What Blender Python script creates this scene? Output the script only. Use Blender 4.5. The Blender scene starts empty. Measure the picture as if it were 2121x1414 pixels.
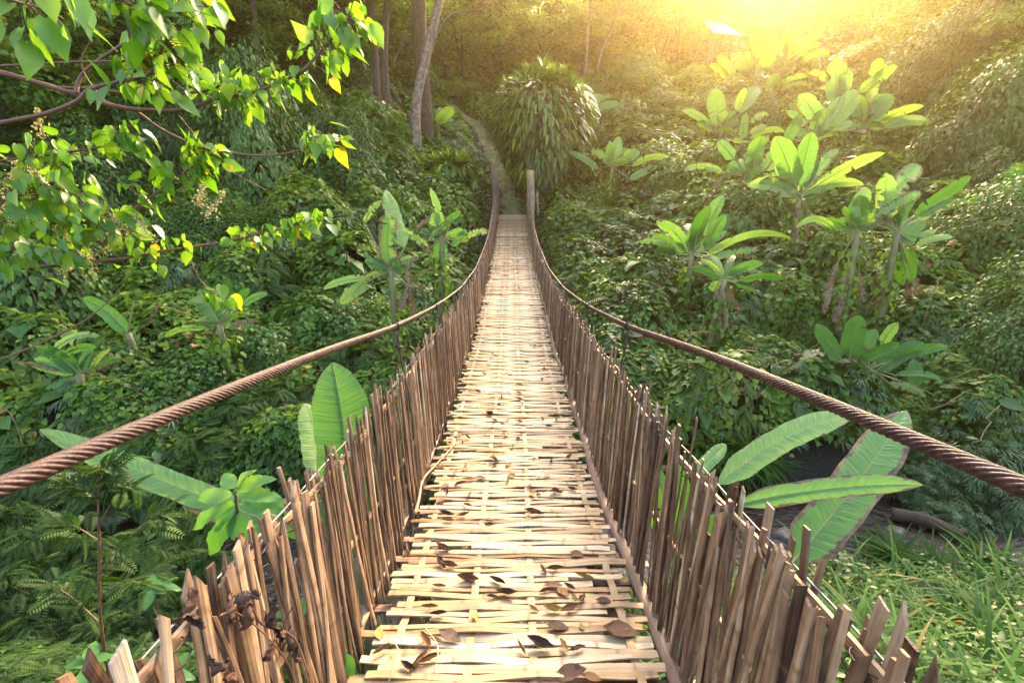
import bpy, math, random
import numpy as np
from mathutils import Vector, Matrix
random.seed(7)
rng = np.random.default_rng(11)
S = bpy.context.scene
COL = S.collection
# ------------------------------------------------------------------ camera, sky, sun, exposure
E = 6.0                                   # eye height
PITCH = math.radians(14.0)
FPX = 1000.0
cam = bpy.data.cameras.new('camera'); cam_o = bpy.data.objects.new('camera', cam); COL.objects.link(cam_o)
cam_o.location = (0, 0, E); cam_o.rotation_euler = (math.radians(90) - PITCH, 0, 0)
cam.sensor_width = 36; cam.lens = 36 * FPX / 2121; cam.clip_start = 0.05; cam.clip_end = 1000
S.camera = cam_o
SUN_EL, SUN_AZ = math.radians(30.5), math.radians(23)
world = bpy.data.worlds.new('World'); S.world = world; world.use_nodes = True
wn = world.node_tree.nodes; wl = world.node_tree.links
sky = wn.new('ShaderNodeTexSky'); sky.sky_type = 'NISHITA'; sky.sun_disc = False
sky.sun_elevation = SUN_EL; sky.sun_rotation = SUN_AZ
sky.air_density = 0.8; sky.dust_density = 5.0; sky.ozone_density = 0.2
wn['Background'].inputs['Strength'].default_value = 0.15
wl.new(sky.outputs['Color'], wn['Background'].inputs['Color'])
sun = bpy.data.lights.new('sun', 'SUN'); sun.energy = 0.95; sun.angle = math.radians(10); sun.color = (1.0, 0.66, 0.28)
sun_o = bpy.data.objects.new('sun', sun); COL.objects.link(sun_o)
sv = Vector((math.sin(SUN_AZ) * math.cos(SUN_EL), math.cos(SUN_AZ) * math.cos(SUN_EL), math.sin(SUN_EL)))
sun_o.rotation_euler = (-sv).to_track_quat('-Z', 'Y').to_euler(); sun_o.location = (10, 30, 30)
S.view_settings.view_transform = 'Standard'; S.view_settings.look = 'None'
S.view_settings.exposure = 3.45; S.view_settings.gamma = 1.0
S.render.engine = 'CYCLES'
S.cycles.use_denoising = True
S.cycles.max_bounces = 7; S.cycles.diffuse_bounces = 2; S.cycles.glossy_bounces = 2
S.cycles.transmission_bounces = 3; S.cycles.volume_bounces = 0; S.cycles.transparent_max_bounces = 8
S.cycles.sample_clamp_indirect = 6.0
# ------------------------------------------------------------------ photo geometry
CP, SP = math.cos(PITCH), math.sin(PITCH)
def at(px, py, D):
    """world point at forward distance D metres whose direction from the viewpoint matches a photo position"""
    cx = (px - 1060.5) / FPX; cy = (707 - py) / FPX
    k = D / (CP + cy * SP)
    return np.array((cx * k, D, E + (cy * CP - SP) * k))
def sstep(x, a, b):
    t = np.clip((x - a) / (b - a), 0, 1); return t * t * (3 - 2 * t)
def hash2(ix, iy, s):
    h = np.sin(ix * 127.1 + iy * 311.7 + s * 74.7) * 43758.5453
    return h - np.floor(h)
def vnoise(x, y, s=0.0):
    ix, iy = np.floor(x), np.floor(y); fx, fy = x - ix, y - iy
    fx = fx * fx * (3 - 2 * fx); fy = fy * fy * (3 - 2 * fy)
    a, b = hash2(ix, iy, s), hash2(ix + 1, iy, s); c, d = hash2(ix, iy + 1, s), hash2(ix + 1, iy + 1, s)
    return (a * (1 - fx) + b * fx) * (1 - fy) + (c * (1 - fx) + d * fx) * fy
def stream_y(x): return 5.4 + 0.25 * np.sin(x * 0.45) + 0.03 * x
WATER = E - 4.2
def H(x, y):
    """ground height: a stream bed between a near bank and a far hillside"""
    x = np.asarray(x, float); y = np.asarray(y, float)
    ds = stream_y(x); ax = np.abs(x)
    side = sstep(ax, 1.5, 6)
    tf = y - (ds + 1.15) + 0.20 * np.maximum(0, ax - 5)
    lim = np.where(x > 0, 26 - 3 * sstep(x, 4, 12) + 8 * sstep(x, 17, 24), 36)
    up = 0.325 + 0.10 * side + 0.06 * sstep(-x, 2, 8)
    zf = 0.42 * sstep(tf, -0.1, 0.5) + up * np.clip(tf, 0, 12.4) + 0.50 * np.clip(tf - 12.4, 0, lim - 12.4) + 0.06 * np.clip(tf - lim, 0, 60) + (0.46 - 0.07 * sstep(x, -9, -3) * (1 - sstep(x, 6, 13))) * np.clip(tf - 31.5, 0, 23)
    tn = (ds - 1.15) - y
    zn = 0.30 * sstep(tn, -0.1, 0.5) + 0.46 * np.clip(tn, 0, 4.6) + 0.05 * np.clip(tn - 4.6, 0, 50)
    z = E - 4.32 + np.where(tf > -0.1, zf, 0) + np.where(tn > -0.1, zn, 0)
    n = (vnoise(x * 0.7, y * 0.7, 3) - 0.5) * 0.35 + (vnoise(x * 2.1, y * 2.1, 5) - 0.5) * 0.12
    flat = np.clip(np.maximum(tf, tn), 0, 1) * sstep(ax, 0.7, 2.0)
    return z + n * flat
def mounds(x, y, cell=1.35, hgt=1.25, s=1.0):
    """rounded heaps of growth on the ground"""
    gx, gy = np.floor(x / cell), np.floor(y / cell); best = np.zeros_like(x)
    for i in (-1, 0, 1):
        for j in (-1, 0, 1):
            cx, cy = gx + i, gy + j
            px = (cx + 0.15 + 0.7 * hash2(cx, cy, s)) * cell; py = (cy + 0.15 + 0.7 * hash2(cx, cy, s + 1)) * cell
            r = cell * (0.55 + 0.5 * hash2(cx, cy, s + 2)); h = hgt * (0.25 + 0.9 * hash2(cx, cy, s + 3) ** 1.5)
            d2 = ((x - px) ** 2 + (y - py) ** 2) / r ** 2
            best = np.maximum(best, h * np.sqrt(np.clip(1 - d2, 0, 1)))
    return best * (0.75 + 0.5 * vnoise(x * 2.3, y * 2.3, s + 7))
PATH = [at(1062, 440, 18.9), at(1056, 405, 20.4), at(1042, 350, 22.4), at(1020, 300, 24.6), at(1002, 262, 26.6), at(985, 238, 28.2), at(930, 232, 29.5)]
PATH = np.array([(p[0], p[1]) for p in PATH])
def path_d(x, y):
    d = np.full(np.shape(x), 99.0)
    for (a, b) in zip(PATH[:-1], PATH[1:]):
        v = b - a; t = np.clip(((x - a[0]) * v[0] + (y - a[1]) * v[1]) / (v @ v), 0, 1)
        d = np.minimum(d, np.hypot(x - a[0] - t * v[0], y - a[1] - t * v[1]))
    return d
def keep_clear(x, y):
    """0 where nothing tall may grow (bridge, path, water), 1 elsewhere"""
    k = sstep(np.abs(x), 0.75, 2.0) + (y < 0) * 0 + sstep(y, 19.5, 21)
    k = np.clip(k, 0, 1) * sstep(path_d(x, y), 0.35, 1.6)
    return k * sstep(np.abs(y - stream_y(x)), 0.95, 1.7)
def cover(x, y):
    return H(x, y) + mounds(x, y) * keep_clear(x, y) * (0.45 + 0.55 * sstep(y, 4, 8))
def on_ground(px, py, lift=0.0, lo=1.2, hi=60.0):
    D = lo
    while D < hi:
        p = at(px, py, D)
        if p[2] < float(H(p[0], p[1])) + lift: return p
        D *= 1.01
    return at(px, py, hi)
# ------------------------------------------------------------------ object helpers
def tag(o, label=None, cat=None, group=None, kind=None):
    if label: o['label'] = label
    if cat: o['category'] = cat
    if group: o['group'] = group
    if kind: o['kind'] = kind
    return o
def empty(name, loc, label, cat, group=None):
    o = bpy.data.objects.new(name, None); COL.objects.link(o); o.location = tuple(map(float, loc)); o.empty_display_size = 0.2
    return tag(o, label, cat, group)
class MB:
    """collects vertices, faces and per-vertex attributes (tint, luv) of ONE mesh"""
    def __init__(s): s.V = []; s.Q = []; s.T = []; s.tint = []; s.luv = []; s.mq = []; s.mt = []; s.n = 0
    def add(s, V, Q=None, T=None, tint=0.5, luv=None, mat=0):
        V = np.asarray(V, np.float32).reshape(-1, 3); k = len(V)
        s.V.append(V)
        s.tint.append(np.broadcast_to(np.asarray(tint, np.float32), (k,)))
        s.luv.append(np.zeros((k, 3), np.float32) if luv is None else np.asarray(luv, np.float32).reshape(k, 3))
        if Q is not None and len(Q):
            Q = np.asarray(Q, np.int32) + s.n; s.Q.append(Q); s.mq.append(np.full(len(Q), mat, np.int32))
        if T is not None and len(T):
            T = np.asarray(T, np.int32) + s.n; s.T.append(T); s.mt.append(np.full(len(T), mat, np.int32))
        s.n += k
    def mesh(s, name, mats, smooth=True):
        me = bpy.data.meshes.new(name)
        V = np.concatenate(s.V); Q = np.concatenate(s.Q) if s.Q else np.zeros((0, 4), np.int32); T = np.concatenate(s.T) if s.T else np.zeros((0, 3), np.int32)
        me.vertices.add(len(V)); me.vertices.foreach_set('co', V.ravel())
        li = np.concatenate([Q.ravel(), T.ravel()]).astype(np.int32)
        me.loops.add(len(li)); me.loops.foreach_set('vertex_index', li)
        np_ = len(Q) + len(T); me.polygons.add(np_)
        ls = np.concatenate([np.arange(len(Q)) * 4, len(Q) * 4 + np.arange(len(T)) * 3]).astype(np.int32)
        me.polygons.foreach_set('loop_start', ls)
        mi = np.concatenate(s.mq + s.mt) if (s.mq or s.mt) else np.zeros(0, np.int32)
        for m in (mats if isinstance(mats, (list, tuple)) else [mats]): me.materials.append(m)
        me.polygons.foreach_set('material_index', mi.astype(np.int32))
        me.polygons.foreach_set('use_smooth', np.full(np_, smooth, bool))
        me.attributes.new('tint', 'FLOAT', 'POINT').data.foreach_set('value', np.concatenate(s.tint).astype(np.float32))
        me.attributes.new('luv', 'FLOAT_VECTOR', 'POINT').data.foreach_set('vector', np.concatenate(s.luv).ravel().astype(np.float32))
        me.update(calc_edges=True); me.validate()
        return me
    def build(s, name, mats, parent=None, smooth=True, origin=None):
        if origin is not None:
            o_ = np.asarray(origin, np.float32); s.V = [v - o_ for v in s.V]
        o = bpy.data.objects.new(name, s.mesh(name, mats, smooth)); COL.objects.link(o)
        if parent is not None: o.parent = parent
        elif origin is not None: o.location = tuple(map(float, origin))
        return o
def norm(v): return v / np.maximum(np.linalg.norm(v, axis=-1, keepdims=True), 1e-9)
def tube(mb, P, R, sides=7, tint=0.5, mat=0, cap=True, wob=0.0, off=0.0):
    P = np.asarray(P, float); n = len(P); R = np.broadcast_to(np.asarray(R, float), (n,))
    T = norm(np.gradient(P, axis=0)); ref = np.array((0.31, 0.17, 0.93)) if abs(T[:, 2]).mean() < 0.8 else np.array((0.95, 0.2, 0.1))
    A = norm(np.cross(T, ref)); B = np.cross(T, A)
    a = np.arange(sides) / sides * 2 * math.pi
    rr = R[:, None] * (1 + wob * (rng.random((n, sides)) - 0.5))
    V = P[:, None] + rr[..., None] * (np.cos(a)[None, :, None] * A[:, None] + np.sin(a)[None, :, None] * B[:, None])
    L = np.concatenate([[0], np.cumsum(np.linalg.norm(np.diff(P, axis=0), axis=1))])
    luv = np.stack([np.broadcast_to(L[:, None] + off, (n, sides)), np.broadcast_to(a[None] * R.mean(), (n, sides)), np.full((n, sides), off)], -1)
    i, j = np.meshgrid(np.arange(n - 1), np.arange(sides), indexing='ij'); j2 = (j + 1) % sides
    Q = np.stack([i * sides + j, i * sides + j2, (i + 1) * sides + j2, (i + 1) * sides + j], -1).reshape(-1, 4)
    V = V.reshape(-1, 3); luv = luv.reshape(-1, 3); Tr = None
    if cap:
        V = np.concatenate([V, P[:1], P[-1:]]); luv = np.concatenate([luv, luv[:1], luv[-1:]]); k = n * sides
        j = np.arange(sides); j2 = (j + 1) % sides
        Tr = np.concatenate([np.stack([np.full(sides, k), j2, j], -1), np.stack([np.full(sides, k + 1), (n - 1) * sides + j, (n - 1) * sides + j2], -1)])
    mb.add(V, Q, Tr, tint, luv, mat)
def spline(pts, n):
    """smooth curve through points (Catmull-Rom)"""
    P = np.asarray(pts, float); P = np.concatenate([2 * P[:1] - P[1:2], P, 2 * P[-1:] - P[-2:-1]])
    m = len(P) - 3; out = []
    for u in np.linspace(0, m - 1e-6, n):
        i = int(u); t = u - i; a, b, c, d = P[i:i + 4]
        out.append(0.5 * (2 * b + (c - a) * t + (2 * a - 5 * b + 4 * c - d) * t * t + (3 * b - a - 3 * c + d) * t ** 3))
    return np.array(out)
# strip of rectangular section along a curve: P centres, side = width axis, up = thickness axis
def strip(mb, P, w, th, side, up, tint=0.5, mat=0, off=0.0, bow=0.0):
    P = np.asarray(P, float); n = len(P)
    side = np.broadcast_to(np.asarray(side, float), (n, 3)); up = np.broadcast_to(np.asarray(up, float), (n, 3))
    w = np.broadcast_to(np.asarray(w, float), (n,))[:, None]; th = np.broadcast_to(np.asarray(th, float), (n,))[:, None]
    prof = [(-0.5, -0.5), (0.5, -0.5), (0.5, 0.32), (0.0, 0.5 + bow), (-0.5, 0.32)]
    V = np.stack([P + side * w * a + up * th * b for a, b in prof], 1)
    L = np.concatenate([[0], np.cumsum(np.linalg.norm(np.diff(P, axis=0), axis=1))])
    luv = np.stack([np.stack([L + off, np.full(n, 0.0) + a * w[:, 0], np.full(n, off)], -1) for a, b in prof], 1)
    k = 5; i, j = np.meshgrid(np.arange(n - 1), np.arange(k), indexing='ij'); j2 = (j + 1) % k
    Q = np.stack([i * k + j, i * k + j2, (i + 1) * k + j2, (i + 1) * k + j], -1).reshape(-1, 4)
    e = (n - 1) * k
    T = [(0, 2, 1), (0, 3, 2), (0, 4, 3), (e, e + 1, e + 2), (e, e + 2, e + 3), (e, e + 3, e + 4)]
    mb.add(V.reshape(-1, 3), Q, T, tint, luv.reshape(-1, 3), mat)
# ------------------------------------------------------------------ materials
def new_mat(name):
    m = bpy.data.materials.new(name); m.use_nodes = True
    nt = m.node_tree; return m, nt.nodes, nt.links, nt.nodes['Principled BSDF'], nt.nodes['Material Output']
def ramp(nodes, stops):
    r = nodes.new('ShaderNodeValToRGB'); e = r.color_ramp.elements
    while len(e) < len(stops): e.new(0.5)
    for k, (p, c) in zip(e, stops): k.position = p; k.color = (*c, 1)
    return r
def attr(nodes, name):
    a = nodes.new('ShaderNodeAttribute'); a.attribute_name = name; return a
def noise(nodes, links, scale, vec=None, detail=3.0, rough=0.55):
    n = nodes.new('ShaderNodeTexNoise'); n.inputs['Scale'].default_value = scale; n.inputs['Detail'].default_value = detail; n.inputs['Roughness'].default_value = rough
    if vec is not None: links.new(vec, n.inputs['Vector'])
    return n
def math_n(nodes, links, op, a, b=None, clamp=False):
    m = nodes.new('ShaderNodeMath'); m.operation = op; m.use_clamp = clamp
    for i, v in enumerate((a, b)):
        if v is None: continue
        if isinstance(v, (int, float)): m.inputs[i].default_value = v
        else: links.new(v, m.inputs[i])
    return m.outputs[0]
def mix_c(nodes, links, fac, a, b, mode='MIX'):
    m = nodes.new('ShaderNodeMix'); m.data_type = 'RGBA'; m.blend_type = mode
    for sock, v in ((m.inputs[0], fac), (m.inputs[6], a), (m.inputs[7], b)):
        if isinstance(v, (int, float)): sock.default_value = v
        elif isinstance(v, tuple): sock.default_value = (*v, 1)
        else: links.new(v, sock)
    return m.outputs[2]
def bump(nodes, links, h, dist, strength=1.0):
    b = nodes.new('ShaderNodeBump'); b.inputs['Strength'].default_value = strength; b.inputs['Distance'].default_value = dist
    links.new(h, b.inputs['Height']); return b.outputs[0]
def leaf_mat(name, stops, trans=0.4, rough=0.38, tcol=None, spec=0.5, per_object=0.25):
    """thin leaf: glossy front, light coming through; colour varies leaf by leaf and plant by plant"""
    m, N, L, P, O = new_mat(name)
    t = attr(N, 'tint'); oi = N.new('ShaderNodeObjectInfo')
    v = math_n(N, L, 'ADD', t.outputs['Fac'], math_n(N, L, 'MULTIPLY', math_n(N, L, 'SUBTRACT', oi.outputs['Random'], 0.5), per_object), True)
    r = ramp(N, stops); L.new(v, r.inputs[0])
    geo = N.new('ShaderNodeNewGeometry'); nz = noise(N, L, 9.0, geo.outputs['Position'])
    c = mix_c(N, L, 0.35, r.outputs[0], ramp2(N, L, nz.outputs['Fac']), 'MULTIPLY')
    L.new(c, P.inputs['Base Color']); P.inputs['Roughness'].default_value = rough; P.inputs['Specular IOR Level'].default_value = spec
    tr = N.new('ShaderNodeBsdfTranslucent'); L.new(mix_c(N, L, 1.0, c, tcol or (1.6, 1.5, 0.5), 'MULTIPLY'), tr.inputs['Color'])
    mx = N.new('ShaderNodeMixShader'); mx.inputs[0].default_value = trans
    L.new(P.outputs[0], mx.inputs[1]); L.new(tr.outputs[0], mx.inputs[2]); L.new(mx.outputs[0], O.inputs['Surface'])
    return m
def ramp2(N, L, fac):
    r = ramp(N, [(0.3, (0.45, 0.45, 0.45)), (0.7, (1, 1, 1))]); L.new(fac, r.inputs[0]); return r.outputs[0]
GREEN = [(0.0, (0.020, 0.065, 0.010)), (0.35, (0.072, 0.168, 0.018)), (0.7, (0.165, 0.275, 0.026)), (0.93, (0.27, 0.33, 0.035)), (1.0, (0.34, 0.24, 0.05))]
MAT = {}
MAT['creeper'] = leaf_mat('creeper_leaf', GREEN, 0.40, 0.47, spec=0.32)
MAT['dark_vine'] = leaf_mat('dark_vine_leaf', [(0.0, (0.016, 0.045, 0.008)), (0.5, (0.058, 0.145, 0.022)), (1.0, (0.15, 0.25, 0.035))], 0.32, 0.48, spec=0.35)
MAT['fern'] = leaf_mat('feathery_leaf', [(0.0, (0.013, 0.042, 0.006)), (0.6, (0.046, 0.110, 0.014)), (1.0, (0.12, 0.19, 0.025))], 0.32, 0.6, spec=.3)
MAT['palmate'] = leaf_mat('palmate_leaf', [(0.0, (0.024, 0.085, 0.020)), (0.6, (0.078, 0.175, 0.026)), (1.0, (0.15, 0.24, 0.035))], 0.38, 0.46, spec=0.35)
MAT['bamboo_leaf'] = leaf_mat('bamboo_leaf', [(0.0, (0.018, 0.06, 0.012)), (0.6, (0.05, 0.13, 0.03)), (1.0, (0.13, 0.19, 0.05))], 0.38, 0.4)
MAT['grass'] = leaf_mat('grass_blade', [(0.0, (0.014, 0.050, 0.008)), (0.6, (0.045, 0.135, 0.012)), (0.92, (0.085, 0.19, 0.022)), (1.0, (0.22, 0.17, 0.05))], 0.38, 0.65, spec=.2)
MAT['tree_leaf'] = leaf_mat('tree_leaf', [(0.0, (0.022, 0.070, 0.008)), (0.45, (0.090, 0.205, 0.024)), (1.0, (0.26, 0.38, 0.04))], 0.5, 0.42)
MAT['big_leaf'] = leaf_mat('heart_leaf', [(0.0, (0.065, 0.20, 0.014)), (0.55, (0.125, 0.29, 0.022)), (0.9, (0.20, 0.36, 0.03)), (1.0, (0.45, 0.36, 0.02))], 0.64, 0.30, (1.6, 1.35, 0.35), 0.75, 0.1)
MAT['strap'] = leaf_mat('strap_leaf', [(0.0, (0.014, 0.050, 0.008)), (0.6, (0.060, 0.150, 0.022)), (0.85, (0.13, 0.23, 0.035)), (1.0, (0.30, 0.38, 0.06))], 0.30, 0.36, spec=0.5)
MAT['blossom'] = leaf_mat('cream_blossom', [(0.0, (0.25, 0.22, 0.10)), (1.0, (0.55, 0.48, 0.28))], 0.3, 0.6)
MAT['green_shrub'] = leaf_mat('broad_shrub_leaf', [(0.0, (0.05, 0.17, 0.03)), (0.6, (0.11, 0.28, 0.06)), (1.0, (0.20, 0.36, 0.08))], 0.42, 0.4, per_object=0.0)
def fallen_mat():
    m, N, L, P, O = new_mat('dry_leaf')
    t = attr(N, 'tint'); uv = attr(N, 'luv')
    r = ramp(N, [(0.0, (0.030, 0.016, 0.012)), (0.25, (0.085, 0.033, 0.016)), (0.5, (0.20, 0.085, 0.028)), (0.72, (0.33, 0.17, 0.06)), (0.86, (0.45, 0.28, 0.04)), (1.0, (0.20, 0.26, 0.04))])
    nz = noise(N, L, 30.0, uv.outputs['Vector'], 4)
    v = math_n(N, L, 'ADD', t.outputs['Fac'], math_n(N, L, 'MULTIPLY', math_n(N, L, 'SUBTRACT', nz.outputs['Fac'], 0.5), 0.45), True)
    L.new(v, r.inputs[0]); L.new(r.outputs[0], P.inputs['Base Color']); P.inputs['Roughness'].default_value = 0.5
    L.new(bump(N, L, nz.outputs['Fac'], 0.004), P.inputs['Normal'])
    return m
MAT['dry'] = fallen_mat()
def banana_mat():
    m, N, L, P, O = new_mat('banana_leaf')
    uv = attr(N, 'luv'); t = attr(N, 'tint'); sep = N.new('ShaderNodeSeparateXYZ'); L.new(uv.outputs['Vector'], sep.inputs[0])
    s_abs = math_n(N, L, 'ABSOLUTE', sep.outputs[1])
    cmb = N.new('ShaderNodeCombineXYZ'); L.new(math_n(N, L, 'MULTIPLY', math_n(N, L, 'SUBTRACT', sep.outputs[0], math_n(N, L, 'MULTIPLY', s_abs, 0.05)), 55.0), cmb.inputs[0]); L.new(math_n(N, L, 'MULTIPLY', sep.outputs[1], 0.8), cmb.inputs[1]); L.new(sep.outputs[2], cmb.inputs[2])
    vein = noise(N, L, 1.0, cmb.outputs[0], 3, 0.6)
    base = ramp(N, [(0.0, (0.018, 0.075, 0.010)), (0.3, (0.045, 0.15, 0.022)), (0.6, (0.11, 0.25, 0.06)), (0.8, (0.20, 0.34, 0.08)), (1.0, (0.25, 0.36, 0.07))])
    v = math_n(N, L, 'ADD', math_n(N, L, 'MULTIPLY', t.outputs['Fac'], 1.0), math_n(N, L, 'MULTIPLY', math_n(N, L, 'SUBTRACT', vein.outputs['Fac'], 0.5), 0.46), True)
    L.new(v, base.inputs[0])
    # midrib paler
    rib = math_n(N, L, 'SUBTRACT', 1.0, math_n(N, L, 'MULTIPLY', s_abs, 22.0), True)
    c = mix_c(N, L, math_n(N, L, 'MULTIPLY', rib, 0.7), base.outputs[0], (0.26, 0.36, 0.10))
    # browned, torn margins where luv.z carries the amount of wear
    cb = N.new('ShaderNodeCombineXYZ'); L.new(math_n(N, L, 'MULTIPLY', sep.outputs[0], 13.0), cb.inputs[0]); L.new(math_n(N, L, 'MULTIPLY', sep.outputs[1], 2.0), cb.inputs[1]); L.new(sep.outputs[2], cb.inputs[2])
    bn = noise(N, L, 1.0, cb.outputs[0], 5, 0.65)
    wear = math_n(N, L, 'FRACT', sep.outputs[2])
    edge = math_n(N, L, 'ADD', math_n(N, L, 'MULTIPLY', math_n(N, L, 'POWER', s_abs, 3.0), 0.55), math_n(N, L, 'ADD', bn.outputs['Fac'], math_n(N, L, 'MULTIPLY', wear, 0.75)))
    edge = math_n(N, L, 'ADD', edge, math_n(N, L, 'MULTIPLY', math_n(N, L, 'POWER', sep.outputs[0], 8.0), 0.15))
    mask = ramp(N, [(0.0, (0, 0, 0)), (0.06, (1, 1, 1))]); L.new(math_n(N, L, 'SUBTRACT', edge, 1.13), mask.inputs[0])
    brown = ramp(N, [(0.3, (0.34, 0.24, 0.12)), (0.5, (0.22, 0.145, 0.085)), (0.65, (0.10, 0.065, 0.042))]); L.new(bn.outputs['Fac'], brown.inputs[0])
    c = mix_c(N, L, mask.outputs[0], c, brown.outputs[0])
    sp = noise(N, L, 1.0, None, 2, 0.5); mp_ = N.new('ShaderNodeMapping'); mp_.inputs['Scale'].default_value = (26, 7, 1); L.new(uv.outputs['Vector'], mp_.inputs[0]); L.new(mp_.outputs[0], sp.inputs['Vector'])
    spm = ramp(N, [(0.70, (0, 0, 0)), (0.74, (1, 1, 1))]); L.new(sp.outputs['Fac'], spm.inputs[0])
    c = mix_c(N, L, math_n(N, L, 'MULTIPLY', spm.outputs[0], 0.75), c, (0.20, 0.15, 0.05))
    L.new(c, P.inputs['Base Color']); P.inputs['Roughness'].default_value = 0.42; P.inputs['Specular IOR Level'].default_value = 0.45
    L.new(bump(N, L, vein.outputs['Fac'], 0.02, 0.8), P.inputs['Normal'])
    tr = N.new('ShaderNodeBsdfTranslucent'); L.new(mix_c(N, L, 1.0, c, mix_c(N, L, mask.outputs[0], (1.5, 1.45, 0.45), (0.45, 0.42, 0.35)), 'MULTIPLY'), tr.inputs['Color'])
    mx = N.new('ShaderNodeMixShader'); mx.inputs[0].default_value = 0.42
    L.new(P.outputs[0], mx.inputs[1]); L.new(tr.outputs[0], mx.inputs[2]); L.new(mx.outputs[0], O.inputs['Surface'])
    return m
MAT['banana'] = banana_mat()
def streak_mat(name, stops, along, across, dist, rough=0.55, node_rings=False, spot=0.0):
    """split bamboo or wood: fibres run along luv.x"""
    m, N, L, P, O = new_mat(name)
    uv = attr(N, 'luv'); t = attr(N, 'tint')
    mp = N.new('ShaderNodeMapping'); mp.inputs['Scale'].default_value = (along, across, 7.0); L.new(uv.outputs['Vector'], mp.inputs['Vector'])
    n1 = noise(N, L, 1.0, mp.outputs[0], 5, 0.6)
    mp2 = N.new('ShaderNodeMapping'); mp2.inputs['Scale'].default_value = (along * 2.2, along * 2.2, 3.0); L.new(uv.outputs['Vector'], mp2.inputs['Vector'])
    n2 = noise(N, L, 1.0, mp2.outputs[0], 4, 0.6)
    v = math_n(N, L, 'ADD', t.outputs['Fac'], math_n(N, L, 'ADD', math_n(N, L, 'MULTIPLY', math_n(N, L, 'SUBTRACT', n1.outputs['Fac'], 0.5), 0.75), math_n(N, L, 'MULTIPLY', math_n(N, L, 'SUBTRACT', n2.outputs['Fac'], 0.5), 0.55 + spot)), True)
    r = ramp(N, stops); L.new(v, r.inputs[0]); c = r.outputs[0]
    if node_rings:
        sep = N.new('ShaderNodeSeparateXYZ'); L.new(uv.outputs['Vector'], sep.inputs[0])
        f = math_n(N, L, 'FRACT', math_n(N, L, 'MULTIPLY', sep.outputs[0], 2.6))
        ring = math_n(N, L, 'SUBTRACT', 1.0, math_n(N, L, 'MULTIPLY', math_n(N, L, 'ABSOLUTE', math_n(N, L, 'SUBTRACT', f, 0.5)), 28.0), True)
        c = mix_c(N, L, math_n(N, L, 'MULTIPLY', ring, 0.8), c, (0.13, 0.065, 0.028))
    L.new(c, P.inputs['Base Color']); P.inputs['Roughness'].default_value = rough; P.inputs['Specular IOR Level'].default_value = 0.35
    L.new(bump(N, L, n1.outputs['Fac'], dist), P.inputs['Normal'])
    return m
MAT['slat'] = streak_mat('bleached_bamboo', [(0.0, (0.075, 0.035, 0.015)), (0.28, (0.19, 0.110, 0.046)), (0.60, (0.315, 0.218, 0.112)), (1.0, (0.46, 0.375, 0.255))], 3.0, 150.0, 0.0025, 0.42, True)
MAT['picket'] = streak_mat('weathered_brown_bamboo', [(0.0, (0.028, 0.013, 0.009)), (0.30, (0.10, 0.058, 0.032)), (0.60, (0.215, 0.135, 0.075)), (0.86, (0.35, 0.25, 0.15)), (1.0, (0.46, 0.38, 0.28))], 4.0, 170.0, 0.003, 0.55, True, 0.35)
MAT['pole'] = streak_mat('grey_brown_pole', [(0.0, (0.06, 0.035, 0.025)), (0.5, (0.22, 0.14, 0.09)), (1.0, (0.42, 0.31, 0.22))], 3.5, 90.0, 0.004, 0.6, False, 0.3)
MAT['bark'] = streak_mat('bark', [(0.0, (0.018, 0.012, 0.008)), (0.5, (0.07, 0.05, 0.032)), (1.0, (0.16, 0.13, 0.09))], 5.0, 22.0, 0.02, 0.8, False, 0.5)
MAT['pale_bark'] = streak_mat('pale_bark', [(0.0, (0.035, 0.025, 0.016)), (0.4, (0.14, 0.10, 0.07)), (0.75, (0.27, 0.21, 0.16)), (1.0, (0.42, 0.36, 0.29))], 3.0, 9.0, 0.02, 0.85, False, 1.1)
MAT['twig'] = streak_mat('brown_twig', [(0.0, (0.05, 0.022, 0.012)), (0.5, (0.13, 0.062, 0.032)), (1.0, (0.30, 0.19, 0.10))], 9.0, 60.0, 0.002, 0.55)
MAT['stem'] = streak_mat('banana_stem', [(0.0, (0.04, 0.03, 0.015)), (0.5, (0.13, 0.13, 0.05)), (1.0, (0.24, 0.25, 0.09))], 3.0, 30.0, 0.004, 0.5, False, 0.3)
MAT['post'] = streak_mat('old_post_wood', [(0.0, (0.035, 0.025, 0.018)), (0.45, (0.15, 0.12, 0.085)), (0.72, (0.30, 0.25, 0.19)), (0.8, (0.50, 0.24, 0.02)), (1.0, (0.60, 0.34, 0.04))], 2.5, 35.0, 0.012, 0.75, False, 0.5)
def rust_mat():
    m, N, L, P, O = new_mat('rusted_steel')
    g = N.new('ShaderNodeTexCoord'); n = noise(N, L, 45.0, g.outputs['Object'], 5, 0.65); n2 = noise(N, L, 320.0, g.outputs['Object'], 3)
    r = ramp(N, [(0.25, (0.014, 0.006, 0.005)), (0.5, (0.038, 0.014, 0.010)), (0.75, (0.10, 0.045, 0.032))]); L.new(n.outputs['Fac'], r.inputs[0])
    L.new(r.outputs[0], P.inputs['Base Color']); P.inputs['Metallic'].default_value = 0.1; P.inputs['Roughness'].default_value = 0.6
    L.new(bump(N, L, n2.outputs['Fac'], 0.0012), P.inputs['Normal']); return m
MAT['rust'] = rust_mat()
def wire_mat(name, c, metal, rough):
    m, N, L, P, O = new_mat(name); g = N.new('ShaderNodeTexCoord'); n = noise(N, L, 60.0, g.outputs['Object'], 3)
    L.new(mix_c(N, L, n.outputs['Fac'], tuple(v * 0.5 for v in c), c), P.inputs['Base Color']); P.inputs['Metallic'].default_value = metal; P.inputs['Roughness'].default_value = rough; return m
MAT['black_wire'] = wire_mat('dark_wire', (0.05, 0.035, 0.03), 0.4, 0.6)
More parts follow.
